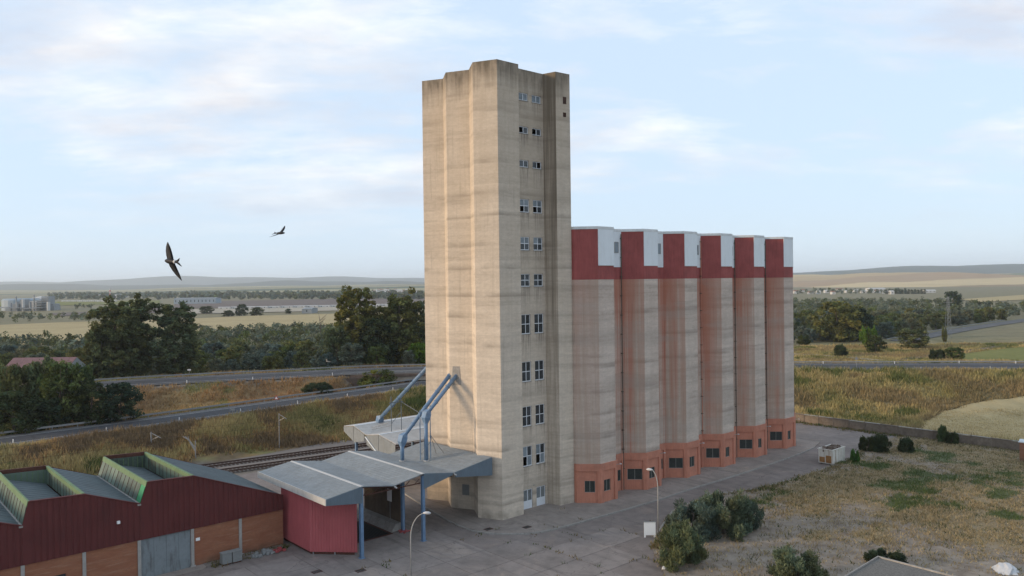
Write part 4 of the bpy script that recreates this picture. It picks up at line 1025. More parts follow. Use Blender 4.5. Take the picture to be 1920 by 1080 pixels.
    top2 = part('skylight_frame', MB().box(ur - .24, ur + .02, WF + .06, WBk, zr - .34, zr + .09), 'green_frame', wh)
    for i in range(n):
        w0 = WF + .15 + (WBk - WF - .2) * i / n; w1 = WF + .15 + (WBk - WF - .2) * (i + 1) / n - .06
        part('glazing_pane', MB().box(ur - .18, ur - .12, w0, w1, 7.5, zr - .34), 'green_glaze', top2)
        part('glazing_bar', MB().box(ur - .20, ur - .10, w1, w1 + .06, 7.5, zr - .341), 'rust_beam', top2)
    sc_ = part('back_screen', MB().hexa([(us, WBk - .12, 7.5), (ur, WBk - .12, 7.4), (ur, WBk - .03, 7.4), (us, WBk - .03, 7.5), (us, WBk - .12, zs - .3), (ur, WBk - .12, zr - .3), (ur, WBk - .03, zr - .3), (us, WBk - .03, zs - .3)]), 'green_glaze', wh)
    b = MB()
    for i in range(1, 9): u = us + (ur - us) * i / 9; b.box(u - .03, u + .03, WBk - .16, WBk - .121, 7.5, zr - .3)
    part('screen_bar', b, 'green_frame', sc_)
    part('gutter', MB().box(uv_ - .25, uv_ + .05, WF - .22, WBk, zv - .18, zv - .02), 'kerb_stone', wh)
# brick base with door and window openings
b = MB(); wall_open(b, (-81, WF), (-36.7, WF), 0, 4.0, [(81 - 51.35, 81 - 46.6, 0.0, 3.9), (81 - 59.6, 81 - 57.8, 1.3, 2.35), (81 - 70.5, 81 - 68.5, 1.3, 2.35)], .3)
part('brick_wall', b, 'brick_wall', wh)
part('end_wall', MB().quad((-36.7, WF, 0), (-36.7, WBk, 0), (-36.7, WBk, 5.45), (-36.7, WF, 5.45)), 'brick_wall', wh)
for u in (-41.5, -46.45, -51.5, -56.3, -61.2, -66, -71): part('pilaster', MB().box(u - .15, u + .15, WF - .12, WF + .002, 0, 3.95).box(u - .26, u + .26, WF - .2, WF - .121, 0, .25), 'pilaster', wh)
dr = part('door', MB().box(-51.34, -46.61, WF + .08, WF + .16, 0.02, 3.88), 'grey_door', wh)
for k in range(4): part('door_leaf', MB().box(-51.30 + k * 1.18, -50.15 + k * 1.18, WF + .045, WF + .079, .06, 3.85), 'grey_door', dr)
for u0 in (-59.6, -70.5): part('window', MB().box(u0, u0 + 1.8, WF + .15, WF + .2, 1.3, 2.35), 'glass_dark', wh)
part('wall_lamp', MB().box(-53.5, -53.25, WF - .38, WF - .1, 6.0, 6.25), 'white_board', wh)
part('number_plate', MB().box(-46.1, -45.7, WF - .04, WF - .005, 2.6, 2.9), 'white_board', wh)
part('threshold', MB().prism([(-52.2, 12.4), (-45.6, 12.4), (-44.9, 13.59), (-52.2, 13.59)], -.02, .10), 'apron_conc', wh)
# strip of raised ground and junk along the brick wall
b = MB(); pr = [(-45.4, 12.7), (-42, 12.5), (-39.5, 12.2), (-37.2, 12.6), (-36.8, 13.58), (-45.4, 13.58)]; b.prism(pr, -.02, .14)
o = struct('wall_verge', b.mesh('wall_verge', 'ballast', (0, 0, 0))); o.location = (OX, OY, 0); o.rotation_euler = (0, 0, TH)
for i, (u, w_) in enumerate(((-43.6, 12.2), (-42.55, 12.15))):
    b = MB().box(u - .48, u + .48, w_ - .35, w_ + .35, .16, 1.15).box(u - .52, u + .52, w_ - .39, w_ + .39, 1.15, 1.23)
    r_ = thingB('metal_bin', u, w_, ('grey box standing by the brick wall, next to the grey door' if i == 0 else 'grey box standing by the brick wall, next to the pilaster'), 'bin', 'grey boxes at the brick wall', .0)
    part('body', MB().box(u - .48, u + .48, w_ - .35, w_ + .35, .12, 1.15), 'grey_block', r_); part('lid', MB().box(u - .52, u + .52, w_ - .39, w_ + .39, 1.15, 1.23), 'grey_block', r_); part('foot', MB().box(u - .4, u + .4, w_ - .3, w_ + .3, 0.0, .12), 'rust_beam', r_)
b = MB()
for i in range(14):
    a = rnd.uniform(-1.2, 1.2); e = rnd.uniform(-.35, .35); h = max(.15, .75 - abs(a) * .45) * rnd.uniform(.5, 1); s = rnd.uniform(.15, .35)
    b.hexa([(-39.8 + a - s, 12.1 + e - s, 0), (-39.8 + a + s, 12.1 + e - s * .7, 0), (-39.8 + a + s * .8, 12.1 + e + s, 0), (-39.8 + a - s, 12.1 + e + s, 0), (-39.8 + a - s * .7, 12.1 + e - s * .6, h), (-39.8 + a + s * .8, 12.1 + e - s * .8, h * .9), (-39.8 + a + s * .6, 12.1 + e + s * .7, h), (-39.8 + a - s * .8, 12.1 + e + s * .6, h * .85)])
soloB('rubble_heap', b, 'grey_block', -39.8, 12.1, 'heap of grey broken blocks by the brick wall near the red booth', 'rubble')
b = MB()
for i in range(7):
    a = rnd.uniform(-.6, .6); e = rnd.uniform(-.3, .3); s = .16
    b.box(-37.9 + a - s, -37.9 + a + s, 11.9 + e - s, 11.9 + e + s, rnd.uniform(0, .1), rnd.uniform(.15, .4))
soloB('plastic_scraps', b, 'red_plastic', -37.9, 11.9, 'red scraps on the ground at the foot of the red booth', 'scraps')
# drain grates in apron and yard
for i, (x, y, z, lab) in enumerate(((916, 992, .115, 'dark square drain cover in the apron at the tower corner'), (988, 988.5, .115, 'dark square drain cover in the apron below the tower doors'), (594, 1072, 0, 'dark drain cover in the yard in front of the red booth'), (676, 1070, 0, 'dark drain cover in the yard near the blue booth edge'))):
    p = gp(x, y, z); u, w_ = to_uw(p)
    r_ = thingB('drain_cover', u, w_, lab, 'drain', 'drain covers', z)
    part('frame', MB().box(u - .5, u + .5, w_ - .36, w_ - .3, z, z + .02).box(u - .5, u + .5, w_ + .3, w_ + .36, z, z + .02).box(u - .5, u - .44, w_ - .3, w_ + .3, z, z + .019).box(u + .44, u + .5, w_ - .3, w_ + .3, z, z + .019), 'rust_beam', r_)
    bb = MB()
    for k in range(8): a = u - .42 + k * .11; bb.box(a, a + .06, w_ - .3, w_ + .3, z + .004, z + .015)
    part('slats', bb, 'steel_grate', r_)

# ================================================================== LAMPS, SIGN, SKIP
def street_lamp(base, head, label, rise=.62):
    base = np.array(base); head = np.array(head)
    o = thingW('street_lamp', base, label, 'lamp')
    hgt = head[2]; pts = [tuple(base), (base[0], base[1], hgt * rise)]
    d = head[:2] - base[:2]
    for t in np.linspace(.12, 1, 10):
        a = t * math.pi / 2 * .93; pts.append((base[0] + d[0] * (1 - math.cos(a)) / (1 - math.cos(math.pi / 2 * .93)), base[1] + d[1] * (1 - math.cos(a)) / (1 - math.cos(math.pi / 2 * .93)), hgt * rise + hgt * (1 - rise) * math.sin(a) / math.sin(math.pi / 2 * .93)))
    n = len(pts); part('pole', MB().tube(pts, [.062 - .026 * i / n for i in range(n)], 8), 'lamp_pole', o, True)
    part('base_plate', MB().box(base[0] - .16, base[0] + .16, base[1] - .16, base[1] + .16, 0, .1), 'kerb_stone', o)
    dn = d / np.hypot(*d); h = np.array(pts[-1])
    part('lamp_head', MB().tube([tuple(h - np.array((*dn * .15, 0.0))), tuple(h + np.array((*dn * .1, .02))), tuple(h + np.array((*dn * .42, .02))), tuple(h + np.array((*dn * .62, 0)))], [.05, .14, .15, .05], 8), 'plastic_white', o, True)
b1 = gp(771, 1086); street_lamp(b1, at(796, 962, b1[1] - .2), 'curved grey street lamp in front of the canopy posts')
b2 = gp(1234.5, 1003); street_lamp(b2, at(1222, 881, b2[1] + .3), 'curved grey street lamp beside the white board', .72)
p = gp(1218.5, 1007.5); bd = thingW('white_board', p, 'blank white standing board on short legs next to the lamp', 'board')
part('panel', MB().box(p[0] - .64, p[0] + .64, p[1] - .04, p[1] + .04, .25, 1.72), 'white_board', bd); part('top_edge', MB().box(p[0] - .66, p[0] + .66, p[1] - .1, p[1] + .06, 1.72, 1.78), 'grey_block', bd)
for s in (-1, 1): part('leg', MB().box(p[0] + s * .54 - .1, p[0] + s * .54 + .1, p[1] - .035, p[1] + .035, 0, .25), 'white_board', bd)
p = gp(1246, 1069); b = MB().tube([(p[0] - .25, p[1], .08), (p[0] - .1, p[1] + .05, .22), (p[0] + .12, p[1] - .03, .17), (p[0] + .28, p[1] + .05, .06)], [.05, .2, .17, .04], 7)
soloW('plastic_bag', b, 'plastic_white', (p[0], p[1], 0), 'small crumpled white bag on the yard by the round shrub', 'bag', None, True)
# rubbish skip
sk = thingB('rubbish_skip', 42, -10, 'white rusty open rubbish skip full of rubble at the lot edge', 'skip')
pc = to_uw(gp(1570, 868)); su, sw = pc[0], pc[1] + .9
ORG_SK = ORG[sk.name]
A_ = [(su - 2.0, sw - 1.1), (su + 2.0, sw - 1.1), (su + 2.0, sw + 1.1), (su - 2.0, sw + 1.1)]
b = MB(); T = .07
b.box(su - 2.0, su + 2.0, sw - 1.1, sw - 1.1 + T, .2, 2.2).box(su - 2.0, su + 2.0, sw + 1.1 - T, sw + 1.1, .2, 2.2).box(su - 1.999, su - 2.0 + T, sw - 1.1 + T, sw + 1.1 - T, .2, 2.199).box(su + 2.0 - T, su + 1.999, sw - 1.1 + T, sw + 1.1 - T, .2, 2.199).box(su - 1.99, su + 1.99, sw - 1.09, sw + 1.09, .1, .2)
part('body', b, 'skip_white', sk)
b = MB()
for u in (-1.99, -1.0, 0.0, 1.0, 1.9): b.box(su + u - .06, su + u + .06, sw - 1.18, sw - 1.101, .15, 2.15)
for w_ in (-1.05, -.0, 1.0): b.box(su - 2.08, su - 2.001, sw + w_ - .06, sw + w_ + .06, .15, 2.15)
part('rib', b, 'skip_white', sk)
part('rim', MB().box(su - 2.1, su + 2.1, sw - 1.2, sw - 1.0, 2.2, 2.3).box(su - 2.1, su + 2.1, sw + 1.0, sw + 1.2, 2.2, 2.3).box(su - 2.1, su - 1.9, sw - 1.0, sw + 1.0, 2.2, 2.298).box(su + 1.9, su + 2.1, sw - 1.0, sw + 1.0, 2.2, 2.298), 'skip_white', sk)
part('end_door', MB().box(su - 2.06, su - 2.002, sw - 1.0, sw - .1, .25, 1.35).box(su - 2.06, su - 2.002, sw + .1, sw + .95, .25, 1.05), 'skip_rust', sk, label='rusty end door panel')
part('skid', MB().box(su - 1.9, su + 1.9, sw - .8, sw - .6, 0, .1).box(su - 1.9, su + 1.9, sw + .6, sw + .8, 0, .1), 'rust_beam', sk)
b = MB()
for i in range(40):
    a, e = rnd.uniform(-1.7, 1.7), rnd.uniform(-.85, .85); s = rnd.uniform(.12, .35); z = 1.95 + rnd.uniform(0, .25) + .25 * (1 - abs(e)); q = [(su + a + dx * s * rnd.uniform(.6, 1.1), sw + e + dy * s * rnd.uniform(.6, 1.1)) for dx, dy in ((-1, -1), (1, -1), (1, 1), (-1, 1))]
    b.hexa([(*c, z - .4) for c in q] + [(c[0], c[1], z + rnd.uniform(0, .2)) for c in q])
rb = soloB('rubble_load', b, 'rubble', su, sw, 'brown rubble heaped inside the rusty white skip', 'rubble', None, False)

# ================================================================== NEAR ROOF, WHITE TARP (bottom right)
hr = [gp(1646, 1044, 4.2), gp(1830, 1092, 4.2), gp(1700, 1180, 4.2), gp(1540, 1108, 4.2)]
hc = sum(hr) / 4; hr = [np.array(p[:2]) for p in hr]
hs = thingW('flat_roof_hut', (hc[0], hc[1], 0), 'low hut with a flat grey gravel roof at the edge of the lot', 'hut')
part('wall', MB().prism([tuple(hc[:2] + (p - hc[:2]) * .94) for p in reversed(hr)], 0, 4.0), 'house_white', hs)
part('roof', MB().prism([tuple(p) for p in reversed(hr)], 4.0, 4.18), 'gravel_roof', hs)
b = MB()
for i in range(4):
    a, c = hr[i], hr[(i + 1) % 4]; a2, c2 = hc[:2] + (a - hc[:2]) * .975, hc[:2] + (c - hc[:2]) * .975
    b.hexa([(*a, 4.181), (*c, 4.181), (*c2, 4.181), (*a2, 4.181), (*a, 4.3), (*c, 4.3), (*c2, 4.3), (*a2, 4.3)])
part('roof_kerb', b, 'kerb_stone', hs)
p = gp(1886, 1070); b = MB()
V = []; Fc = []; n = 9
for i in range(n):
    for j in range(n):
        a, e = i / (n - 1) - .5, j / (n - 1) - .5; rr = max(0, 1 - (a * a + e * e) * 4.2); V.append((p[0] + a * 2.3 + e * .6 + rnd.uniform(-.12, .12), p[1] + e * 2.6 + rnd.uniform(-.12, .12), .05 + rr * .55 + rnd.uniform(0, .22) * rr ** .5))
for i in range(n - 1):
    for j in range(n - 1): Fc.append((i * n + j, (i + 1) * n + j, (i + 1) * n + j + 1, i * n + j + 1))
b.v = V; b.f = Fc; soloW('white_tarp', b, 'plastic_white', (p[0], p[1], 0), 'crumpled white tarp heap lying on the weedy lot', 'tarp')

# ================================================================== BOUNDARY WALL
bw = thingB('boundary_wall', 71, 0, 'long low dark boundary wall between yard and dry grass bank', 'wall')
L_ = np.arange(-62, 31, 3.0)
for i, w_ in enumerate(L_):
    b = MB().box(71.0, 71.28, w_ + .01, w_ + 2.79, -.1, 1.45 + .06 * math.sin(i * 2.1)); part('panel', b, 'wall_dark', bw)
    part('pier', MB().box(70.9, 71.4, w_ + 2.79, w_ + 3.01, -.1, 1.62), 'wall_dark', bw)
    part('coping', MB().box(70.93, 71.35, w_ + .012, w_ + 2.788, 1.52, 1.6), 'kerb_stone' if i % 3 else 'wall_dark', bw)
p = gp(1918, 866); u, w_ = to_uw(p)
gpier = thingB('gate_pier', u, w_, 'orange brick gate pier with a pale cap at the end of the boundary wall', 'pier')
part('shaft', MB().box(u - .35, u + .35, w_ - .35, w_ + .35, 0, 3.0), 'brick_wall', gpier); part('cap', MB().box(u - .48, u + .48, w_ - .48, w_ + .48, 3.0, 3.16).sweep([(u - .4, 3.16), (u + .4, 3.16), (u, 3.5)], w_ - .4, w_ + .4), 'white_paint', gpier)
# wheat patch behind it
WPpx = [(1722, 806), (1738, 787), (1770, 775), (1830, 767.5), (1960, 760), (2100, 770), (2060, 870), (1915, 828), (1800, 815)]
WPp = [gp(x, y, .4)[:2] for x, y in WPpx]
WPp = [p for p in WPp]
wz = lambda x, y: np.maximum(height(x, y) + .22, .25)
struct('wheat_field', grid_sheet('wheat_field', [tuple(p) for p in WPp], 2.0, 'wheat', wz))

# ================================================================== RAILWAY
T0 = gp(390, 878)[:2]; T1 = gp(700, 836)[:2]; td = (T1 - T0) / np.hypot(*(T1 - T0)); tn = np.array([-td[1], td[0]])
rl = [tuple(T0 + td * s) + (0,) for s in np.arange(-120, 190, 6)]
ribbon_struct('railway_bed', rl, 7.5, 0.02, 'ballast', 2.0)
for ti, off in enumerate((0.9, -4.1)):
    tr = thingW('railway_track', (*(T0 + tn * off), 0), ('rusty railway track nearer the grass bank' if ti == 0 else 'rusty railway track nearer the warehouse and canopy'), 'railway track')
    for s in (-.84, .84):
        b = MB(); a = T0 + tn * (off + s) - td * 60; c = T0 + tn * (off + s) + td * 120; n = tn * .06
        b.hexa([(*(a - n), .16), (*(c - n), .16), (*(c + n), .16), (*(a + n), .16), (*(a - n), .36), (*(c - n), .36), (*(c + n), .36), (*(a + n), .36)]); part('rail', b, 'rail_steel', tr)
    b = MB()
    for s in np.arange(-60, 120, .62):
        a = T0 + tn * off + td * s; e1 = td * .12; e2 = tn * 1.25
        b.hexa([(*(a - e1 - e2), .02), (*(a + e1 - e2), .02), (*(a + e1 + e2), .02), (*(a - e1 + e2), .02), (*(a - e1 - e2), .15), (*(a + e1 - e2), .15), (*(a + e1 + e2), .15), (*(a - e1 + e2), .15)])
    o = part('sleepers', b, 'sleeper', tr); o['kind'] = 'stuff'
def mast(px, py, topy, lab, arm=1.0, r=.11, z0=None):
    p = gp(px, py); zt = at(px, topy, p[1])[2]
    o = thingW('catenary_mast', p, lab, 'mast', 'railway masts')
    part('pole', MB().tube([tuple(p), (p[0], p[1], zt)], [r, r * .8], 8), 'galv', o)
    if arm:
        part('arm', MB().tube([(p[0], p[1], zt - .15), (p[0] + 1.9 * arm, p[1] - .6, zt - .9)], .05, 6), 'galv', o); part('strut', MB().tube([(p[0], p[1], zt - 1.3), (p[0] + 1.3 * arm, p[1] - .4, zt - .75)], .035, 5), 'galv', o)
    return o
mast(524, 841, 775, 'thin railway mast at the foot of the grass bank above the tracks', .8, .09)
mast(284, 862, 810, 'railway mast rising behind the green skylight roof', 1.0, .13)
m3 = mast(367, 868, 826, 'railway mast with three bent arms behind the warehouse roof', 0, .1)
p = np.array(m3.location)
for k in range(3): part('arm', MB().tube([(p[0], p[1], 2.4 - .3 * k), (p[0] - .9, p[1], 3.6 - .15 * k), (p[0] - 2.0 + .4 * k, p[1], 4.3)], .06, 6), 'galv', m3)
mast(2, 885, 852, 'pale railway mast at the end of the warehouse roofs', 0, .15)

for k_, (off_, z_) in enumerate(((0.9, 5.6), (-4.1, 5.6), (0.9, 6.6))):
    pts_ = []
    for i in range(41): t_ = -60 + 180 * i / 40; q_ = T0 + tn * off_ + td * t_; pts_.append((q_[0], q_[1], z_ - .35 * math.sin(math.pi * ((t_ + 60) % 45) / 45)))
    soloW('overhead_wire', MB().tube(pts_, .018, 4), 'rail_steel', (*(T0 + tn * off_), z_), ['thin contact wire above the track nearer the grass bank', 'thin contact wire above the track nearer the warehouse', 'thin carrier wire high above the track nearer the grass bank'][k_], 'wire')
# ================================================================== GUARD RAILS, SIGNS, BRIDGE
def guardrail(path, off, label, post_every=4.0, hgt=.75, zf=None, double=False):
    P = [np.array(p, float) for p in path]; pts = []
    for i, p in enumerate(P):
        t = P[min(i + 1, len(P) - 1)][:2] - P[max(i - 1, 0)][:2]; t /= np.hypot(*t); n = np.array([-t[1], t[0]]); q = p[:2] + n * off; pts.append(np.array((*q, (zf(q[0], q[1]) if zf else p[2]))))
    o = thingW('guardrail', pts[len(pts) // 2], label, 'guardrail')
    b = MB()
    for a, c in zip(pts[:-1], pts[1:]):
        t = (c - a)[:2] / np.hypot(*(c - a)[:2]); n = np.array([-t[1], t[0]]) * .05
        b.hexa([(*(a[:2] - n), a[2] + hgt - .31), (*(c[:2] - n), c[2] + hgt - .31), (*(c[:2] + n), c[2] + hgt - .31), (*(a[:2] + n), a[2] + hgt - .31), (*(a[:2] - n), a[2] + hgt), (*(c[:2] - n), c[2] + hgt), (*(c[:2] + n), c[2] + hgt), (*(a[:2] + n), a[2] + hgt)])
    part('beam', b, 'galv', o)
    pm = MB().box(-.06, .06, -.05, .05, -.3, hgt - .05).mesh('post', 'galv'); acc = 0; ro = np.array(ORG[o.name])
    for a, c in zip(pts[:-1], pts[1:]):
        L = np.linalg.norm(c - a); s = -acc
        while s + post_every < L:
            s += post_every; q = a + (c - a) * max(0, s) / L; link('post', pm, o, tuple(q - ro))
        acc = L - s if s > 0 else acc + L
    return o
lo_i = [p for p in LOW if -86 < p[0] < -8]; up_i = [p for p in UPP if -110 < p[0] < 12]; up_r = [p for p in UPP if 62 < p[0] < 150]
guardrail(lo_i, 5.0, 'galvanised guardrail along the far side of the lower road')
guardrail(up_i, 7.0, 'galvanised guardrail along the far side of the upper road by the wood')
guardrail([p for p in up_i if p[0] > -45], -7.0, 'galvanised guardrail along the near side of the upper road by the bridge')
guardrail(up_r, 7.0, 'galvanised guardrail on the far side of the road right of the silos', 4.0, .6)
# marker posts
mk = MB().box(-.06, .06, -.04, .04, 0, .85).mesh('marker_post', 'white_board')
for i, (path, off, s0, st) in enumerate(((LOW, -4.7, -82, 12), (UPP, -6.9, -95, 14), (UPP, -6.9, 66, 12), (UPP, 6.2, 68, 12))):
    last = None
    for p in path:
        if p[0] < s0 or p[0] > 140 or (-10 < p[0] < 62): continue
        if last is None or np.hypot(*(p - last)[:2]) > st:
            last = p; q = p[:2] + np.array([0, off]); o = link('marker_post', mk, None, (q[0], q[1], hz(q[0], q[1]) + .02 if abs(off) > 6.5 or True else p[2]))
            tag(o, ('thin white marker post along the lower road' if i == 0 else 'thin white marker post along the upper road'), 'post', 'white marker posts on the road edges')
def road_sign(px, py, topy, z, lab, shape='tri', back=False):
    p = gp(px, py, z); zt = at(px, topy, p[1])[2]; o = thingW('road_sign', p, lab, 'sign')
    part('post', MB().tube([tuple(p), (p[0], p[1], zt - .1)], .045, 6), 'galv', o)
    b = MB(); s = .48
    if shape == 'tri':
        part('plate', MB().sweep([(p[0] - s, zt - .85), (p[0] + s, zt - .85), (p[0], zt)], p[1] - .06, p[1] - .03), 'sign_red' if not back else 'galv', o)
        if not back: part('plate_face', MB().sweep([(p[0] - s * .62, zt - .76), (p[0] + s * .62, zt - .76), (p[0], zt - .22)], p[1] - .07, p[1] - .061), 'white_board', o)
    else: part('plate', MB().box(p[0] - .45, p[0] + .45, p[1] - .06, p[1] - .03, zt - .4, zt), 'plastic_white' if not back else 'galv', o)
road_sign(518.5, 769, 741, 4, 'red and white triangular sign by the lower road')
road_sign(436, 780, 766, 4, 'tilted grey sign seen from behind beside the lower road', 'box', True)
road_sign(355, 703, 692, 6, 'small white rectangular sign by the upper road before the wood', 'box')
road_sign(1606, 690, 668, 6, 'pale triangular sign on the road beyond the dry bank', 'tri', True)
# bridge in the upper road
bg_ = thingW('road_bridge', gp(715, 705, 5), 'low concrete road bridge with brown abutment carrying the upper road', 'bridge')
A0 = gp(655, 712, 4.6); A1 = gp(800, 705, 4.6)
Pu = np.array([p for p in UPP if -47 < p[0] < -6])
b = MB(); b2 = MB()
def edge_pt(x):
    i = int(np.argmin(abs(Pu[:, 0] - x))); p = Pu[i]; t = Pu[min(i + 1, len(Pu) - 1)] - Pu[max(i - 1, 0)]; t = t[:2] / np.hypot(*t[:2]); return p[:2] + np.array([t[1], -t[0]]) * 7.4
e0, e1 = edge_pt(-37), edge_pt(-10)
dd = (e1 - e0) / np.hypot(*(e1 - e0)); nn = np.array([dd[1], -dd[0]])
hx = lambda a, c, n0, n1, z0, z1: [(*(a + nn * n0), z0), (*(a + nn * n1), z0), (*(c + nn * n1), z0), (*(c + nn * n0), z0), (*(a + nn * n0), z1), (*(a + nn * n1), z1), (*(c + nn * n1), z1), (*(c + nn * n0), z1)]
part('deck_beam', MB().hexa(hx(e0, e1, -1, .6, 4.3, 5.35)), 'bridge_conc', bg_); part('deck_edge', MB().hexa(hx(e0 - dd * 3, e1 + dd * 2, -1.2, .9, 5.35, 5.95)), 'bridge_brown', bg_)
part('abutment', MB().hexa(hx(e0 - dd * 4, e0 - dd * .1, -1, 1.6, 1.5, 5.34)), 'bridge_brown', bg_); part('abutment', MB().hexa(hx(e1 + dd * .1, e1 + dd * 4, -1, 1.6, 1.5, 5.34)), 'bridge_brown', bg_)
part('underpass_shade_block', MB().hexa(hx(e0, e1, -.9, .3, .6, 4.29)), 'shade_black', bg_)  # solid black block painted in place of the shade under the deck

# far road right, dirt track, rail line, green field
FR = [gp(x, y)[:] for x, y in ((1690, 640), (1745, 629), (1830, 614), (1925, 600))]
FR = smooth_path([tuple(p) for p in FR] + [(480, 640, 0)], 15)
ribbon_struct('far_road', FR, 5.2, .25, 'road_pale', zfun=hz)
guardrail([p for p in FR if p[0] < 330], 6.2, 'galvanised guardrail along the far road in front of the wood', 8.0, 1.0, zf=hz)
TRK = smooth_path([tuple(gp(x, y, 2)) for x, y in ((1470, 654), (1540, 656.5), (1620, 663), (1700, 668), (1790, 672))], 8); ribbon_struct('dirt_track', TRK, 1.6, .25, 'pale_plain', zfun=hz)
RLN = smooth_path([tuple(gp(x, y, 1.0)) for x, y in ((1690, 670), (1760, 660), (1840, 650), (1960, 632))], 8); ribbon_struct('far_railway', RLN, 1.8, .25, 'sleeper', zfun=hz)
gfp = [gp(x, y, 1)[:2] for x, y in ((1800, 660), (1860, 652), (1990, 640), (2050, 680), (1930, 682), (1850, 678), (1780, 672))]
struct('green_field', grid_sheet('green_field', [tuple(p) for p in gfp], 5.0, 'green_field', lambda x, y: height(x, y) + .25))
# far field sheets
def far_sheet(name, px, mat, z=.4): 
    pts = [gp(x, y, z) for x, y in px]; b = MB().poly([tuple(p) for p in pts]); me = b.mesh(name, mat)
    if me.polygons[0].normal.z < 0: me.flip_normals()
    return struct(name, me)
far_sheet('far_wheat', [(-120, 616), (0, 609), (120, 604), (330, 598.5), (470, 592), (640, 588), (760, 583), (860, 590), (700, 606), (520, 612), (420, 622), (250, 640), (-120, 652)], 'wheat')
far_sheet('far_plain', [(325, 578), (500, 577), (800, 568), (800, 559), (640, 560), (500, 563), (330, 565)], 'brown_plain', .5)
far_sheet('far_pale_field', [(320, 589), (420, 587), (640, 582), (800, 574), (800, 569), (500, 578), (320, 579)], 'pale_plain', .5)
far_sheet('far_pale_field', [(90, 587), (190, 583), (190, 578), (300, 576), (300, 586), (110, 592)], 'brown_plain', .5)
far_sheet('far_wheat', [(1800, 561), (1990, 548), (1990, 558), (1840, 566)], 'wheat', .5)
far_sheet('far_green_strip', [(-60, 567), (60, 566), (300, 563), (300, 568), (60, 574), (-60, 575)], 'green_field', .5)

# ================================================================== HILLS
def hill(name, x0, x1, y0, y1, nx, ny, hf, cf):
    xs = np.linspace(x0, x1, nx); ys = np.linspace(y0, y1, ny); A, B = np.meshgrid(xs, ys); Zz = hf(A, B)
    i = np.arange(nx * ny).reshape(ny, nx); Fh = np.c_[i[:-1, :-1].ravel(), i[:-1, 1:].ravel(), i[1:, 1:].ravel(), i[1:, :-1].ravel()]
    return struct(name, mesh_np(name, np.c_[A.ravel(), B.ravel(), Zz.ravel()], Fh, 'hill_mat', cf(A.ravel(), B.ravel(), Zz.ravel()), True))
bump = lambda y, a, b: np.clip(np.sin(np.clip((y - a) / (b - a), 0, 1) * math.pi), 0, 1)
ff = lambda x, s: np.sin(x * s) * .5 + np.sin(x * s * 2.3 + 1.1) * .27 + np.sin(x * s * 5.1 + 2.7) * .13
hill('hills', 800, 9000, 5600, 9000, 160, 40, lambda x, y: -8 + bump(y, 5600, 9000) ** .8 * (104 + 26 * ff(x, .0016) + 9 * ff(y + x, .004) + np.clip((x - 2500) / 40, 0, 30)), lambda x, y, z: np.c_[np.full(len(x), .050), np.full(len(x), .068), np.full(len(x), .062)])
hill('hills', -9000, 600, 11000, 16000, 160, 30, lambda x, y: -8 + bump(y, 11000, 16000) ** .8 * (165 + 60 * ff(x, .0009)), lambda x, y, z: np.c_[np.full(len(x), .05), np.full(len(x), .065), np.full(len(x), .06)])
hill('hills', -7000, 1500, 7000, 10000, 160, 30, lambda x, y: -8 + bump(y, 7000, 10000) * (62 + 30 * ff(x, .0021) ), lambda x, y, z: np.c_[np.full(len(x), .045), np.full(len(x), .055), np.full(len(x), .045)])
def farm_col(x, y, z):
    u = x * .8 + y * .35 + 120 * np.sin(y * .004); v = y * .9 - x * .2 + 90 * np.sin(x * .003)
    k = (np.floor(u / 620) * 7 + np.floor(v / 420) * 13).astype(int) % 7
    pal = np.array([(.46, .345, .18), (.40, .29, .155), (.34, .235, .14), (.50, .385, .215), (.27, .195, .115), (.43, .32, .17), (.10, .115, .055)])
    return pal[k]
hill('farm_hills', 600, 6500, 1750, 5200, 260, 120, lambda x, y: -4 + sstep(1750, 3600, y) * (33 + 24 * ff(x + y * .3, .0030) + 6 * ff(y, .006)) * sstep(600, 1300, x) , farm_col)
hill('farm_hills', -6500, 300, 2400, 6500, 240, 110, lambda x, y: -4 + sstep(2400, 5200, y) * (20 + 12 * ff(x + y * .4, .0017) + 3 * ff(y, .005)), lambda x, y, z: farm_col(x, y, z) * np.array((.62, .72, .72)))

# ================================================================== VEGETATION
def leaf_cloud(rs, centers, radii, npc, size, squash=.8, tint=.35, upb=.35, blade=False):
    N = len(centers); c = np.repeat(centers, npc, 0); r = np.repeat(radii, npc)
    d = rs.normal(size=(len(c), 3)); d /= np.linalg.norm(d, axis=1)[:, None]
    rr = rs.uniform(.25, 1, len(c)) ** .6
    p = c + d * (r * rr)[:, None] * np.array((1, 1, squash))
    nrm = d * .7 + rs.normal(size=d.shape) * .6 + np.array((0, 0, upb)); nrm /= np.linalg.norm(nrm, axis=1)[:, None]
    a = np.cross(nrm, rs.normal(size=d.shape)); a /= np.linalg.norm(a, axis=1)[:, None]; b = np.cross(nrm, a)
    s = size * rs.uniform(.55, 1.35, len(c)) * np.repeat(rs.uniform(.7, 1.35, N), npc); a = a * s[:, None]; b = b * (s * rs.uniform(.5, .9, len(c)))[:, None]
    if blade:
        a = d * .55 + np.array((0, 0, .85)) + rs.normal(size=d.shape) * .35; a /= np.linalg.norm(a, axis=1)[:, None]; b = np.cross(a, rs.normal(size=d.shape)); b /= np.linalg.norm(b, axis=1)[:, None]
        a = a * (s * 1.5)[:, None]; b = b * (s * .42)[:, None]
    V = np.stack([p - a, p - b * .8, p + a, p + b * .8], 1).reshape(-1, 3)
    Fc = np.arange(len(V)).reshape(-1, 4)
    t = np.repeat(1 + rs.uniform(-tint, tint, N), npc) * rs.uniform(.75, 1.25, len(c))
    hue = np.repeat(rs.uniform(-.12, .12, N), npc)
    col = np.stack([t * (1 + hue), t, t * (1 - hue)], 1); col = np.repeat(col, 4, 0)
    return V, Fc, col
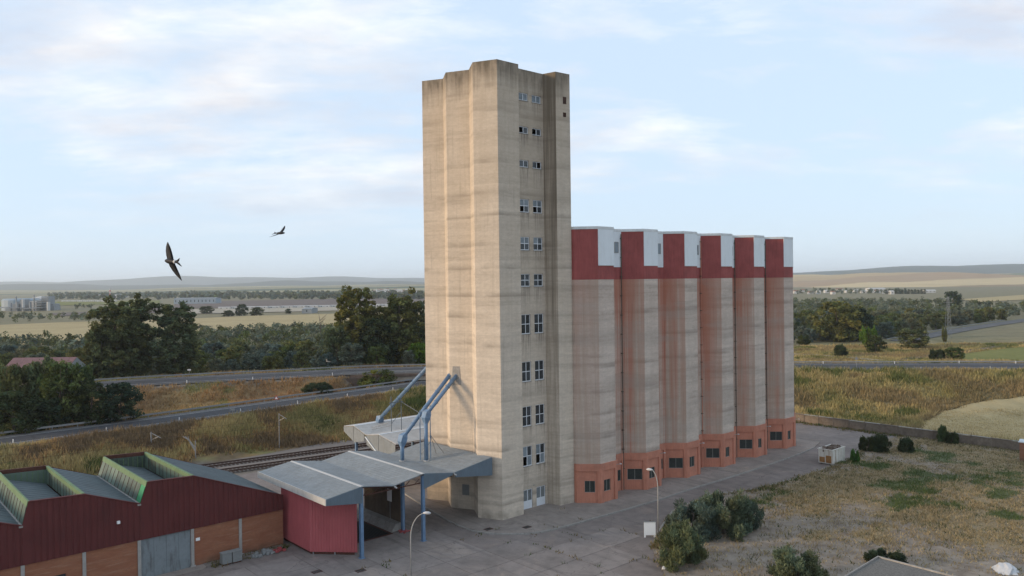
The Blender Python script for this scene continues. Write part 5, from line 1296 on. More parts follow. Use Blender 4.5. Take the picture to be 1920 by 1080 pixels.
def trunk_mesh(rs, H, centers, r0, mat, lean=.04, limbs=7, frac=.55):
    b = MB(); top = np.array((rs.uniform(-1, 1) * lean * H, rs.uniform(-1, 1) * lean * H, H * .86)); pts = []
    for t in np.linspace(0, 1, 7): pts.append(tuple(top * t + np.array((math.sin(t * 5) * .02 * H * t, math.cos(t * 4) * .015 * H * t, 0))))
    b.tube(pts, [r0 * (1.15 - t) + .03 for t in np.linspace(0, 1, 7)], 7)
    for c in centers[rs.choice(len(centers), min(limbs, len(centers)), False)]:
        t = min(.85, max(.18, (c[2] / H) * frac)); s = top * t; m = (s + c) / 2 + np.array((0, 0, -.03 * H))
        b.tube([tuple(s), tuple(m), tuple(c)], [r0 * .42, r0 * .27, r0 * .10], 5)
    return b.mesh('trunk', mat, smooth=True)
def tree_proto(kind, seed):
    rs = np.random.RandomState(seed)
    if kind == 'euc':       # tall, loose, several heads
        H = 26; cs = []; ox, oy = rs.uniform(0, 500, 2)
        vn = lambda a, b, sc: float(vnoise(np.array([a + ox]), np.array([b + oy]), sc, 2)[0])
        while len(cs) < 260:
            x, y, z = rs.uniform(-6, 6), rs.uniform(-6, 6), rs.uniform(1.2, 25.3); r = math.hypot(x, y); a = math.atan2(y, x)
            R_ = 5.6 * (math.sin(min(1, (z + 3) / 12) * 1.57) * (1 - .45 * max(0, (z - 10) / 16) ** 1.6)) * (.68 + .62 * vn(math.cos(a) * 3 + z * .35, math.sin(a) * 3, 1.6))
            top = 25.8 - 5.0 * vn(x * 1.0 + 40, y * 1.0, 2.4) - .05 * r * r
            if r < R_ and z < top and (r > R_ * .35 or rs.rand() < .35): cs.append((x, y, z))
        cs = np.array(cs); ra = rs.uniform(.55, 1.35, len(cs)); V, Fc, col = leaf_cloud(rs, cs, ra, 80, .34, .95, .34)
        mt = 'leaf_dark'; tm = trunk_mesh(rs, H, cs, .34, 'bark', .03, 10)
    elif kind == 'broad':
        H = 10; cs = []
        for _ in range(85):
            a = rs.uniform(0, 6.28); z = rs.uniform(.9, 9.4); R_ = 4.4 * math.sqrt(max(.05, 1 - ((z - 4.6) / 5.4) ** 2)) * rs.uniform(.35, 1.0); cs.append((R_ * math.cos(a) * rs.uniform(.8, 1.15), R_ * math.sin(a), z))
        cs = np.array(cs); ra = rs.uniform(.55, 1.35, len(cs)); V, Fc, col = leaf_cloud(rs, cs, ra, 62, .31, .9, .45)
        mt = None; tm = trunk_mesh(rs, H, cs, .22, 'bark', .03, 8)
    elif kind == 'shrub':
        H = 4; cs = []
        for _ in range(60):
            a = rs.uniform(0, 6.28); z = rs.uniform(.35, 3.5); R_ = 2.0 * math.sqrt(max(.12, 1 - ((z - 1.6) / 2.3) ** 2)) * rs.uniform(.45, 1.0); cs.append((R_ * math.cos(a), R_ * math.sin(a), z))
        cs = np.array(cs); ra = rs.uniform(.3, .62, len(cs)); V, Fc, col = leaf_cloud(rs, cs, ra, 230, .115, 1.3, .38, .35, True)
        # shoots poking out
        tips = cs[rs.choice(len(cs), 46)] * np.array((1.12, 1.12, 1.13)); V2, F2, c2 = leaf_cloud(rs, tips, np.full(46, .28), 30, .10, 2.2, .3, .35, True); Fc = np.r_[Fc, F2 + len(V)]; V = np.r_[V, V2]; col = np.r_[col, c2 * 1.1]
        mt = None; tm = trunk_mesh(rs, H * .8, cs, .10, 'bark', .02, 9, .25)
    elif kind == 'cypress':
        H = 9; cs = np.array([(rs.normal(0, .3), rs.normal(0, .3), z) for z in np.linspace(.8, 8.6, 16)]); ra = np.array([.95 * math.sin(min(1, (9.2 - c[2]) / 6) * 1.5) + .15 for c in cs]); V, Fc, col = leaf_cloud(rs, cs, ra, 40, .3, 1.2, .2); mt = None; tm = trunk_mesh(rs, H, cs, .15, 'bark', .01, 2)
    return V, Fc, col, tm, mt
PROT = {}
def proto(kind, seed, mat=None):
    key = (kind, seed, mat)
    if key not in PROT:
        k2 = (kind, seed)
        if k2 not in PROT: PROT[k2] = tree_proto(kind, seed)
        V, Fc, col, tm, mt = PROT[k2]; PROT[key] = (mesh_np('crown', V, Fc, mat or mt, col), tm)
    return PROT[key]
def plant(name, loc, kind, seed, mat, sc, label, cat, group=None, rz=None):
    cm, tm = proto(kind, seed, mat); o = link(name, None, None, tuple(loc), rnd.uniform(0, 6.28) if rz is None else rz); o.scale = sc if isinstance(sc, tuple) else (sc,) * 3; o.empty_display_size = .5
    tag(o, label, cat, group); link('trunk', tm, o); link('crown', cm, o); return o
def tree_px(name, x, topy, basey, wpx, zb, kind, seed, mat, label, cat='tree', group=None, Y=None, h0=None):
    p = gp(x, basey, zb) if Y is None else at(x, basey, Y)
    g = hz(p[0], p[1]); 
    if Y is not None or zb is None: p[2] = g
    zt = at(x, topy, p[1])[2]; h = zt - g; wm = wpx * p[1] / FPX
    H0 = {'euc': 24.6, 'broad': 10.4, 'shrub': 4.0, 'cypress': 9}[kind]; W0 = {'euc': 11.5, 'broad': 9.2, 'shrub': 4.6, 'cypress': 2}[kind]
    return plant(name, (p[0], p[1], g - .1), kind, seed, mat, (wm / W0, wm / W0, h / H0), label, cat, group)
# near oleander shrubs in the lot
tree_px('shrub', 1275, 984, 1060, 106, 0, 'shrub', 1, 'leaf_oleander', 'round grey-green shrub beside the white board and lamp', 'shrub')
tree_px('shrub', 1300, 938, 1006, 108, 0, 'shrub', 2, 'leaf_oleander', 'grey-green shrub of the tight cluster, the one next to the lamp', 'shrub', 'clustered shrubs at the lot corner')
tree_px('shrub', 1356, 921, 1002, 112, 0, 'shrub', 3, 'leaf_oleander', 'tallest grey-green shrub in the middle of the tight cluster', 'shrub', 'clustered shrubs at the lot corner')
tree_px('shrub', 1398, 936, 990, 66, 0, 'shrub', 1, 'leaf_oleander', 'smallest shrub of the tight cluster, next to the road kerb', 'shrub', 'clustered shrubs at the lot corner')
tree_px('shrub', 1495, 1027, 1092, 112, 0, 'shrub', 2, 'leaf_oleander', 'round grey-green shrub alone on bare soil near the hut', 'shrub')
tree_px('shrub', 1660, 1030, 1062, 76, 0, 'shrub', 3, 'leaf_deep', 'low dark shrub behind the flat gravel roof', 'shrub')
tree_px('shrub', 1628, 816, 845, 36, 0, 'shrub', 3, 'leaf_deep', 'dark bush behind the skip, nearer the silos', 'bush')
tree_px('shrub', 1652, 814, 847, 42, 0, 'shrub', 1, 'leaf_deep', 'dark leafy bush behind the skip, in the middle of three', 'bush')
tree_px('shrub', 1698, 820, 848, 32, 0, 'shrub', 2, 'leaf_deep', 'small round dark bush between the skip and the boundary wall', 'bush')
tree_px('shrub', 1603, 842, 867, 20, 0, 'shrub', 2, 'leaf_bright', 'small green bush touching the skip', 'bush')
tree_px('shrub', 1768, 797, 830, 22, 0, 'shrub', 1, 'leaf_green', 'thin bush poking up by the boundary wall at the wheat patch', 'bush')
tree_px('shrub', 1785, 808, 832, 26, 0, 'shrub', 3, 'leaf_deep', 'low bush against the boundary wall at the wheat patch', 'bush')
# bushes beyond the right road
for x, t, bs, w_, m, lab in ((1628, 612, 648, 34, 'leaf_bright', 'bright green topped bush beyond the road, beside a dark one'), (1641, 626, 656, 40, 'leaf_deep', 'dark round bush beyond the road next to the bright one'), (1712, 613, 648, 62, 'leaf_dark', 'wide dark rounded bush beside the far road bend'), (1507, 628, 642, 26, 'leaf_deep', 'small dark bush close to the last silo beyond the road'), (1575, 646, 661, 30, 'leaf_deep', 'small dark bush by the dirt track'), (1757, 653, 668, 30, 'leaf_deep', 'dark purple-green bush by the far railway'), (1790, 648, 669, 38, 'leaf_green', 'green bush by the far railway beside a dark one'), (1771, 612, 636, 11, 'leaf_dark', 'slim young tree at the edge of the far road')):
    tree_px('bush', x, t, bs, w_, 1.0 if bs < 660 else 1.5, 'shrub' if w_ < 36 else 'broad', 1 + int(x) % 3, m, lab, 'bush')
# bushes between the left roads
tree_px('bush', 595, 717, 742, 60, 3.2, 'shrub', 1, 'leaf_deep', 'low dark bush between the two roads on ochre grass', 'bush')
tree_px('bush', 707, 691, 729, 74, 2.6, 'broad', 2, 'leaf_green', 'leafy green bush in front of the road bridge', 'bush')
# big eucalyptus groups
tree_px('eucalyptus', 214, 556, 716, 100, None, 'euc', 11, 'leaf_dark', 'tall broad eucalyptus behind the upper road, nearer the wheat field and shed', 'tree', 'tall eucalyptus trees', Y=203)
tree_px('eucalyptus', 252, 552, 716, 82, None, 'euc', 12, 'leaf_dark', 'tall eucalyptus in the middle of the left group', 'tree', 'tall eucalyptus trees', Y=207)
tree_px('eucalyptus', 328, 561, 716, 92, None, 'euc', 13, 'leaf_dark', 'tall eucalyptus with separate crown at the end of the left group', 'tree', 'tall eucalyptus trees', Y=209)
tree_px('leafy_tree', 190, 605, 716, 60, None, 'broad', 4, 'leaf_dark', 'lower dark tree at the foot of the tall eucalyptus group', 'tree', None, Y=201)
tree_px('eucalyptus', 668, 531, 700, 78, None, 'euc', 13, 'leaf_dark', 'tallest eucalyptus with ragged double top left of the tower', 'tree', 'tall eucalyptus trees', Y=228)
tree_px('eucalyptus', 752, 541, 700, 88, None, 'euc', 11, 'leaf_dark', 'tall full eucalyptus right beside the tower edge', 'tree', 'tall eucalyptus trees', Y=232)
tree_px('leafy_tree', 712, 592, 700, 84, None, 'broad', 5, 'leaf_deep', 'dark lower tree between the two tall trees at the tower', 'tree', None, Y=226)
tree_px('leafy_tree', 633, 606, 700, 62, None, 'broad', 6, 'leaf_dark', 'brownish-green tree left of the tallest eucalyptus', 'tree', None, Y=224)
tree_px('leafy_tree', 786, 640, 700, 40, None, 'broad', 4, 'leaf_bright', 'bright green young tree touching the tower outline', 'tree', None, Y=222)
tree_px('eucalyptus', 708, 566, 700, 74, None, 'euc', 12, 'leaf_dark', 'shorter eucalyptus filling the gap between the two tall ones by the tower', 'tree', 'tall eucalyptus trees', Y=236)
tree_px('eucalyptus', 782, 556, 700, 60, None, 'euc', 13, 'leaf_dark', 'eucalyptus half hidden behind the tower edge', 'tree', 'tall eucalyptus trees', Y=240)
# roadside trees on the left
for x, t, bs, w_, m, lab in ((26, 727, 822, 96, 'leaf_deep', 'dark dense tree above the lower road at its far end'), (92, 742, 812, 74, 'leaf_deep', 'short dark tree between dense tree and yellowish tree'), (116, 668, 806, 92, 'leaf_green', 'yellowish-green slender tree in front of the pink roof'), (60, 680, 795, 78, 'leaf_dark', 'mid-green tree in front of the pink roof end'), (172, 714, 804, 78, 'leaf_deep', 'dark rounded roadside tree, one of a touching pair'), (226, 714, 799, 82, 'leaf_deep', 'dark rounded roadside tree beside the ochre grass'), (84, 664, 800, 64, 'leaf_dark', 'tall mid-green tree screening the middle of the pink roof'), (150, 676, 800, 52, 'leaf_green', 'yellowish tree screening the gable of the pink-roofed shed'), (16, 676, 806, 70, 'leaf_dark', 'dense mid-green tree covering the pink roof end'), (-8, 675, 800, 66, 'leaf_deep', 'dark tree beside the end of the pink roof')):
    tree_px('roadside_tree', x, t, bs, w_, 3.0, 'broad', 4 + int(abs(x)) % 3, m, lab, 'tree')

# woods: individuals near, the rest one mass
rsw = np.random.RandomState(21)
def scatter(n, fx, fy):
    out = []
    while len(out) < n:
        Y_ = rsw.uniform(*fy) ; x = rsw.uniform(*fx); X_ = (x - 960) * Y_ / FPX; out.append((X_, Y_))
    return np.array(out)
def thin(P, dmin):
    keep = []; cell = {}
    for p in P:
        k = (int(p[0] // 12), int(p[1] // 12)); ok = True
        for i in (-1, 0, 1):
            for j in (-1, 0, 1):
                for q in cell.get((k[0] + i, k[1] + j), ()):
                    if (p[0] - q[0]) ** 2 + (p[1] - q[1]) ** 2 < dmin(p) ** 2: ok = False
        if ok: keep.append(p); cell.setdefault(k, []).append(p)
    return np.array(keep)
WLp = scatter(5200, (-90, 800), (214, 455)); WLp = WLp[(polyline_dist(WLp, UPP)[0] > 13)]
def lim(p):        # front edge of the far wheat field bounds the wood
    return True
xs_ = 960 + FPX * WLp[:, 0] / WLp[:, 1]
back = np.interp(xs_, [-90, 0, 160, 260, 420, 520, 640, 800], [370, 380, 390, 400, 470, 520, 560, 600]); WLp = WLp[WLp[:, 1] < back]
WLp = thin(WLp, lambda p: 6.2)
WRp = scatter(9000, (1470, 2010), (300, 900)); frx = np.array([p[0] for p in FR]); fry = np.array([p[1] for p in FR])
edge = np.where(WRp[:, 0] < frx[0], np.interp(WRp[:, 0], [80, 140, frx[0]], [335, 345, fry[0] + 14]), np.interp(WRp[:, 0], frx, fry) + 16)
xr_ = 960 + FPX * WRp[:, 0] / WRp[:, 1]; bk = np.interp(xr_, [1470, 1600, 1740, 1800, 1860, 2010], [900, 880, 820, 760, 700, 700])
WRp = WRp[(WRp[:, 1] > edge) & (WRp[:, 1] < bk)]; WRp = thin(WRp, lambda p: 6.5 + p[1] * .004)
def near_first(P, n):
    i = np.argsort(P[:, 1]); return P[i[:n]], P[i[n:]]
Lh, Lr = near_first(WLp, 150); Rh, Rr = near_first(WRp, 125)
COLR = {'leaf_olive': 'silvery olive-green', 'leaf_dark': 'dark green', 'leaf_green': 'fresh green'}
for P_, gr in ((Lh, 'wood behind the upper road'), (Rh, 'wood beyond the far road')):
    dd_ = polyline_dist(P_, UPP if P_ is Lh else FR)[0]; q1, q2 = np.quantile(dd_, [.3, .65])
    for (x, y), de in zip(P_, dd_):
        m = rsw.choice(['leaf_olive', 'leaf_dark', 'leaf_green'], p=[.56, .30, .14]); s_ = rsw.uniform(.62, 1.0); wd_ = rsw.uniform(.9, 1.25)
        if gr.startswith('wood beh') and y < 240: s_ *= .7
        size = 'low' if s_ < .66 else ('mid-sized' if s_ < .84 else 'tall'); form = 'broad' if wd_ > 1.07 else 'narrow'; row = 'at the roadside edge of' if de < q1 else ('a few rows inside' if de < q2 else 'deep inside')
        plant('wood_tree', (x, y, hz(x, y) - .2), 'broad', 4 + rsw.randint(5), m, (s_ * wd_, s_ * wd_, s_), f'{size} {form} {COLR[m]} tree {row} the {gr}', 'tree', f'{size} {form} {COLR[m]} trees {row} the {gr}')
# two standout dark trees in the right wood
tree_px('wood_tree', 1571, 560, 640, 96, None, 'broad', 7, 'leaf_dark', 'large brownish dark tree at the front of the right wood', 'tree', None, Y=352)
tree_px('wood_tree', 1610, 575, 640, 60, None, 'broad', 8, 'leaf_deep', 'very dark tree beside the large brownish tree of the right wood', 'tree', None, Y=356)
tree_px('umbrella_pine', 1786, 544, 590, 34, None, 'broad', 5, 'leaf_deep', 'dark umbrella-shaped tree rising above the right wood', 'tree', None, Y=640)
# rest as one mass
def mass(name, P, hmean, label, cat, seed, nq=120, leaf=.75):
    rs = np.random.RandomState(seed); Vs = []; Cs = []; Fs = []; n0 = 0
    for x, y in P:
        s = rs.uniform(.65, 1.1) * hmean / 10; z0 = hz(x, y); nc = 7; a = rs.uniform(0, 6.28, nc); R_ = rs.uniform(.2, 1, nc) * 3.0 * s
        cs = np.c_[x + R_ * np.cos(a), y + R_ * np.sin(a), z0 + rs.uniform(2.5, 7.8, nc) * s]
        V, Fc, col = leaf_cloud(rs, cs, rs.uniform(1.6, 2.5, nc) * s, nq // nc, leaf * s, .85, .3)
        k = rs.rand(); base = np.array((.130, .152, .108)) if k < .6 else (np.array((.088, .100, .045)) if k < .87 else np.array((.105, .125, .045)))
        Vs.append(V); Fs.append(Fc + n0); n0 += len(V); Cs.append(col * base * rs.uniform(.75, 1.2))
    o = link(name, mesh_np(name, np.concatenate(Vs), np.concatenate(Fs), 'grass_mat', np.concatenate(Cs))); tag(o, label, cat, None, 'stuff'); return o
mass('woodland', Lr, 8.6, 'far rows of grey-green trees at the back of the left wood', 'woodland', 31)
mass('woodland', Rr, 8.6, 'far rows of grey-green trees at the back of the right wood', 'woodland', 32)
# understory so that no bare ground shows inside the woods
# hedges and lone trees beyond the wheat
hedge = [gp(x, y, 0)[:2] + rsw.normal(0, 6, 2) for x, y in [(rsw.uniform(-60, 175), rsw.uniform(596, 606)) for _ in range(46)]]
mass('hedgerow', hedge, 8.5, 'dark hedgerow of trees behind the left wheat field', 'hedge', 33)
hedge = [gp(x, y, 0)[:2] for x, y in [(rsw.uniform(130, 175), rsw.uniform(576, 580)) for _ in range(10)]]
mass('hedgerow', hedge, 8, 'dark clump of trees beside the distant industrial plant', 'hedge', 34)
far = [gp(x, y, 0)[:2] for x, y in [(rsw.uniform(90, 800), rsw.uniform(551, 562)) for _ in range(900)]]
mass('far_woodland', far, 13, 'hazy band of trees along the far side of the left plain', 'woodland', 35, 42, 2.4)
far = [gp(x, y, 0)[:2] for x, y in [(rsw.uniform(1470, 1700), rsw.uniform(545, 552)) for _ in range(90)]]
mass('far_woodland', far, 9, 'hazy trees scattered among the distant white houses', 'woodland', 36, 60, 1.2)
for x, t, bs, w_, lab in ((388, 573, 588, 26, 'single dark round tree on the plain beyond the wood'), (453, 569, 592, 26, 'dark tree at the wheat field edge, taller of a pair'), (481, 575, 592, 28, 'dark tree at the wheat field edge, lower of a pair'), (541, 578, 588, 13, 'tiny dark round bush at the wheat field edge'), (428, 581, 593, 26, 'low dark bush at the wheat field edge')):
    tree_px('field_tree', x, t, bs, w_, 0, 'broad', 4 + int(x) % 4, 'leaf_deep', lab, 'tree')
for i, x in enumerate(range(1662, 1736, 6)):
    tree_px('cypress', x, 541 + rsw.uniform(0, 2), 551, 6, 0, 'cypress', 1, 'leaf_deep', 'slim dark cypress in the row before the distant white sheds', 'tree', 'cypress row')
# dead tree
p = gp(600, 628, 0); p = at(600, 612, 400); g = hz(p[0], p[1]); b = MB()
rsd = np.random.RandomState(9)
b.tube([(p[0], p[1], g), (p[0] + .3, p[1], g + 7), (p[0] - .6, p[1], g + 14)], [.25, .2, .06], 6)
for k in range(9):
    z = g + rsd.uniform(5, 11); a = rsd.uniform(-1, 1); b.tube([(p[0], p[1], z), (p[0] + a * 2.2, p[1] + rsd.uniform(-1, 1), z + 1.6), (p[0] + a * 4.2, p[1] + rsd.uniform(-1, 1), z + rsd.uniform(2, 4))], [.1, .07, .03], 5)
soloW('dead_tree', b, 'bark', (p[0], p[1], g), 'bare dead tree standing above the left wood', 'tree', None, True)

# ------------------------------------------------------------------ grass
def tufts(name, P, zf, hmin, hmax, cols, nb, wid, label, cat, seed, lean=.35, spread=.35):
    rs = np.random.RandomState(seed); n = len(P); z = zf(P[:, 0], P[:, 1])
    base = np.repeat(np.c_[P, z], nb, 0) + np.c_[rs.normal(0, spread, (n * nb, 2)), np.zeros(n * nb)]
    h = np.repeat(rs.uniform(hmin, hmax, n) * (.45 + 1.15 * vnoise(P[:, 0] + 90, P[:, 1] - 40, 7, 2)), nb) * rs.uniform(.6, 1.2, n * nb); a = rs.uniform(0, 6.28, n * nb); d = np.c_[np.cos(a), np.sin(a), np.zeros(n * nb)] * wid * rs.uniform(.6, 1.4, n * nb)[:, None]
    tip = base + np.c_[rs.normal(0, 1, (n * nb, 2)) * lean * h[:, None], h]
    base[:, 2] -= .06
    V = np.stack([base - d, base + d, tip + d * .35], 1).reshape(-1, 3); Fc = np.arange(len(V)).reshape(-1, 3)
    c = np.repeat(cols, nb, 0) * rs.uniform(.7, 1.3, n * nb)[:, None]; C = np.repeat(c, 3, 0); C[2::3] *= 1.1
    o = link(name, mesh_np(name, V, Fc, 'grass_mat', C)); tag(o, label, cat, None, 'stuff'); return o
rg = np.random.RandomState(40)
# left bank: between railway and lower road
ub = rg.uniform(-80, 52, 60000); wb = rg.uniform(50, 96, 60000)
PL = np.array([OX, OY]) + ub[:, None] * RV + wb[:, None] * WV; d_, s_, _ = polyline_dist(PL, LOW); m = (s_ < 0) & (d_ > 5.6) & (PL[:, 0] < 40); PL = PL[m]
dt = (PL - T0) @ tn; PL = PL[(dt > np.where(PL[:, 0] < -52, 3.0, 7.6) + rg.normal(0, .8, len(PL)))]
tufts('dry_grass', PL, height, .35, 1.15, grass_col(PL[:, 0], PL[:, 1], 'left', rg), 5, .10, 'olive and straw dry grass on the bank above the railway', 'grass', 41)
XM = np.c_[rg.uniform(-100, -2, 30000), rg.uniform(120, 205, 30000)]; dl_, sl_, _ = polyline_dist(XM, LOW); du_, su_, _ = polyline_dist(XM, UPP); XM = XM[(sl_ > 0) & (su_ < 0) & (dl_ > 5.6) & (du_ > 7.8)]
tufts('ochre_grass', XM, height, .3, .95, grass_col(XM[:, 0], XM[:, 1], 'mid', rg), 5, .10, 'rusty ochre dry grass between the lower and upper roads', 'grass', 42)
XR = np.c_[rg.uniform(40, 190, 90000), rg.uniform(105, 200, 90000)]; u_ = (XR - (OX, OY)) @ RV; w_ = (XR - (OX, OY)) @ WV; du_, su_, _ = polyline_dist(XR, UPP)
XR = XR[(su_ < 0) & (du_ > 7.8) & ((u_ > 71.8)) & ~inside(XR, WPp)]; XR = XR[:34000]
tufts('dry_grass', XR, height, .4, 1.25, grass_col(XR[:, 0], XR[:, 1], 'right', rg), 5, .11, 'tall straw and brown dry grass on the bank beyond the boundary wall', 'grass', 43)
XF = np.c_[rg.uniform(50, 240, 60000), rg.uniform(195, 330, 60000)]; du_, su_, _ = polyline_dist(XF, UPP); xx = 960 + FPX * XF[:, 0] / XF[:, 1]; XF = XF[(su_ > 0) & (du_ > 7.5) & (xx > 1470) & (xx < 1960) & ~inside(XF, gfp)][:17000]
tufts('dry_grass', XF, height, .3, .95, grass_col(XF[:, 0], XF[:, 1], 'right', rg), 4, .14, 'sparse straw grass between the road and the wood beyond', 'grass', 44)
# shoulder strip behind upper road on the left
XS = np.c_[rg.uniform(-110, 5, 9000), rg.uniform(175, 225, 9000)]; du_, su_, _ = polyline_dist(XS, UPP); XS = XS[(su_ > 0) & (du_ > 7.6) & (du_ < 14)]
tufts('dry_grass', XS, height, .3, .9, grass_col(XS[:, 0], XS[:, 1], 'left', rg), 5, .11, 'narrow strip of dry grass behind the upper road guardrail', 'grass', 45)
# weeds in the lot
XW = np.c_[rg.uniform(10, 100, 80000), rg.uniform(60, 150, 80000)]; XW = XW[inside(XW, lot_poly)]
lc = lot_cols(XW[:, 0], XW[:, 1]); pr = np.clip((lc[:, 0] * .9 + lc[:, 1] * 1.1 + .22) * (.35 + 1.3 * vnoise(XW[:, 0], XW[:, 1], 3, 2)), 0, 1); XWk = XW[rg.rand(len(XW)) < pr]; lc = lot_cols(XWk[:, 0], XWk[:, 1])
isg = (lc[:, 1] + rg.normal(0, .12, len(XWk)) > .5)[:, None]; cw = np.where(isg, np.array((.095, .125, .045)), np.array((.36, .285, .16)) * rg.uniform(.6, 1.2, (len(XWk), 1)))
cw = np.where((rg.rand(len(XWk)) < .12)[:, None], np.array((.085, .10, .045)), cw)
tufts('weeds', XWk, lambda x, y: lot_z(x, y), .08, .34, cw, 5, .055, 'patchy straw and green weeds growing over the lot', 'weeds', 46, .6, .25)
# kerb-side and wall-foot weeds
KW = []
for a, c in zip(LOT[2:10], LOT[3:11]):
    for _ in range(90): t = rg.rand(); KW.append(np.array(a) * (1 - t) + np.array(c) * t + rg.normal(0, .35, 2) + np.array((.5, -.5)))
for _ in range(900): KW.append(uw(70.6 - abs(rg.normal(0, .8)), rg.uniform(-40, 22)))
for _ in range(260): KW.append(uw(rg.uniform(-45, -36.5), 12.9 + rg.normal(0, .35)))
for _ in range(520):
    k_ = rg.randint(-12, 1); 
    if rg.rand() < .5: q_ = uw(k_ * SU - 1.0 + rg.normal(0, .03), rg.uniform(-35, 2))
    else: q_ = uw(rg.uniform(-60, -4), rg.randint(-8, 2) * SW - 3.0 + rg.normal(0, .03))
    if vnoise(np.array([q_[0]]), np.array([q_[1]]), 6)[0] > .5 and not inside(np.array([q_]), lot_poly)[0]: KW.append(q_)
KW = np.array(KW); tufts('weeds', KW, lambda x, y: np.zeros(len(x)) + .02, .06, .45, np.where(rg.rand(len(KW), 1) < .4, np.array((.07, .10, .03)), np.array((.19, .145, .07))), 5, .06, 'straggly weeds along kerb and wall foot', 'weeds', 47, .5, .2)
WE = np.array([p for p in np.c_[rg.uniform(60, 130, 60000), rg.uniform(100, 160, 60000)]]); WE = WE[inside(WE, WPp)][:9000]
tufts('wheat_stalks', WE, wz, .08, .2, np.array((.50, .40, .22)) * rg.uniform(.8, 1.15, (len(WE), 1)), 4, .06, 'ripe pale wheat standing in the curved field patch', 'wheat', 48, .3, .3)

# ================================================================== FAR BUILDINGS
def house(name, x, y, wpx, hm, label, mat='house_white', roof='roof_tile', dep=9, group=None, rise=1.6, cat='house', Y=None):
    p = gp(x, y, 0); wm = max(4, wpx * p[1] / FPX); z0 = hz(p[0], p[1])
    o = thingW(name, (p[0], p[1], z0), label, cat, group); x0, x1 = p[0] - wm / 2, p[0] + wm / 2; y0, y1 = p[1], p[1] + dep
    part('wall', MB().box(x0, x1, y0, y1, z0 - 1, z0 + hm), mat, o)
    rf = MB().hexa([(x0 - .3, y0 - .3, z0 + hm), (x1 + .3, y0 - .3, z0 + hm), (x1 + .3, y1 + .3, z0 + hm), (x0 - .3, y1 + .3, z0 + hm), (x0 - .3, (y0 + y1) / 2 - .1, z0 + hm + rise), (x1 + .3, (y0 + y1) / 2 - .1, z0 + hm + rise), (x1 + .3, (y0 + y1) / 2 + .1, z0 + hm + rise), (x0 - .3, (y0 + y1) / 2 + .1, z0 + hm + rise)])
    part('roof', rf, roof, o); n = max(1, int(wm / 6))
    for i in range(n): xx_ = x0 + wm * (i + .5) / n; part('window', MB().box(xx_ - .6, xx_ + .6, y0 - .06, y0 - .01, z0 + hm * .35, z0 + hm * .75), 'glass_dark', o)
    return o
hs_lab = 'small white distant house among trees before the farm hills'
for i in range(14):
    house('house', 1494 + i * 14 + rnd.uniform(-3, 3), rnd.uniform(546, 552), rnd.uniform(6, 11), rnd.uniform(3, 5), hs_lab, roof=rnd.choice(['roof_tile', 'house_white']), group='distant white houses on the right')
house('shed', 1646, 548, 30, 7, 'largest white distant shed beside the cypress row', roof='house_white', dep=20, cat='shed'); house('shed', 1745, 549, 20, 4, 'low white distant shed at the end of the cypress row', roof='house_white', cat='shed')
for i in range(34):
    x = rnd.uniform(676, 795); house('house', x, rnd.uniform(548, 554), rnd.uniform(3.5, 7), rnd.uniform(5, 11), 'small white distant house in the town left of the tower', roof=rnd.choice(['roof_tile', 'house_white']), group='distant town left of the tower')
# long pale sheds and lorry line on the plain
for i, (x, y, w_, h_, lab) in enumerate(((365, 570, 78, 9, 'long pale blue distant shed on the brown plain'), (575, 587.5, 18, 4.5, 'small grey distant shed at the wheat field edge'), (190, 559, 13, 9, 'pale distant building beside the chimney'), (222, 558, 18, 8, 'low pale distant building behind the chimney'))):
    house('shed', x, y, w_, h_, lab, 'plant_blue' if i in (0,) else ('plant_grey' if i == 1 else 'house_white'), 'plant_grey', 25, None, 1.0, 'shed')
x = 420.0
for i in range(16):
    yb = 581.5 - (x - 330) * .0185; house('shelter', x, yb, 22, 2.4, 'long low white shelter in the bright line across the plain', 'house_white', 'house_white', 6, 'white shelters across the plain', .5, 'shelter'); x += 23.5
x = 120.0
for i in range(9): house('shelter', x, 566, 10, 3.0, 'low white shelter in the short row before the chimney', 'house_white', 'house_white', 6, 'white shelters before the chimney', .5, 'shelter'); x += 11.5
# chimney
p = gp(206.5, 559, 0); zt = at(206.5, 541, p[1])[2]; ch = thingW('chimney', p, 'thin red and white distant factory chimney', 'chimney')
n = 6
for i in range(n): part('ring', MB().tube([(p[0], p[1], p[2] + (zt - p[2]) * i / n), (p[0], p[1], p[2] + (zt - p[2]) * (i + 1) / n)], 1.5, 8), 'house_white' if i % 2 else 'sign_red', ch)
# industrial plant on the left
ip = gp(50, 583, 0); Yp = ip[1]; pm = FPX / Yp
def pl(x): return (x - 960) * Yp / FPX + (0 if True else 0)
plant_o = thingW('industrial_plant', (pl(50), Yp, 0), 'grey distant industrial plant with tanks, columns and pipe racks', 'factory')
zy = lambda y, x: at(x, y, Yp)[2]
def pbox(n_, x0, x1, yt, mat, dy=0, dep=14): part(n_, MB().box(pl(x0), pl(x1), Yp + dy, Yp + dy + dep, -1, zy(yt, x0)), mat, plant_o)
part('tank', MB().tube([(pl(2), Yp + 40, 0), (pl(2), Yp + 40, zy(564, 2)), (pl(2), Yp + 40, zy(561, 2))], [22, 22, 20], 20), 'plant_blue', plant_o); part('dome_tank', MB().tube([(pl(16), Yp + 70, 0), (pl(16), Yp + 70, zy(562, 16)), (pl(16), Yp + 70, zy(558.5, 16)), (pl(16), Yp + 70, zy(557, 16))], [12, 12, 7, 1], 16), 'house_white', plant_o)
for a in ((0, 12, 576, 'plant_grey'), (17, 27, 570, 'plant_grey'), (30, 36, 562, 'plant_grey'), (52, 64, 565, 'house_white'), (69, 82, 556, 'plant_grey'), (70, 92, 574, 'plant_grey'), (38, 44, 572, 'plant_grey'), (84, 90, 570, 'plant_grey')): pbox('block', *a, dy=rnd.uniform(0, 12))
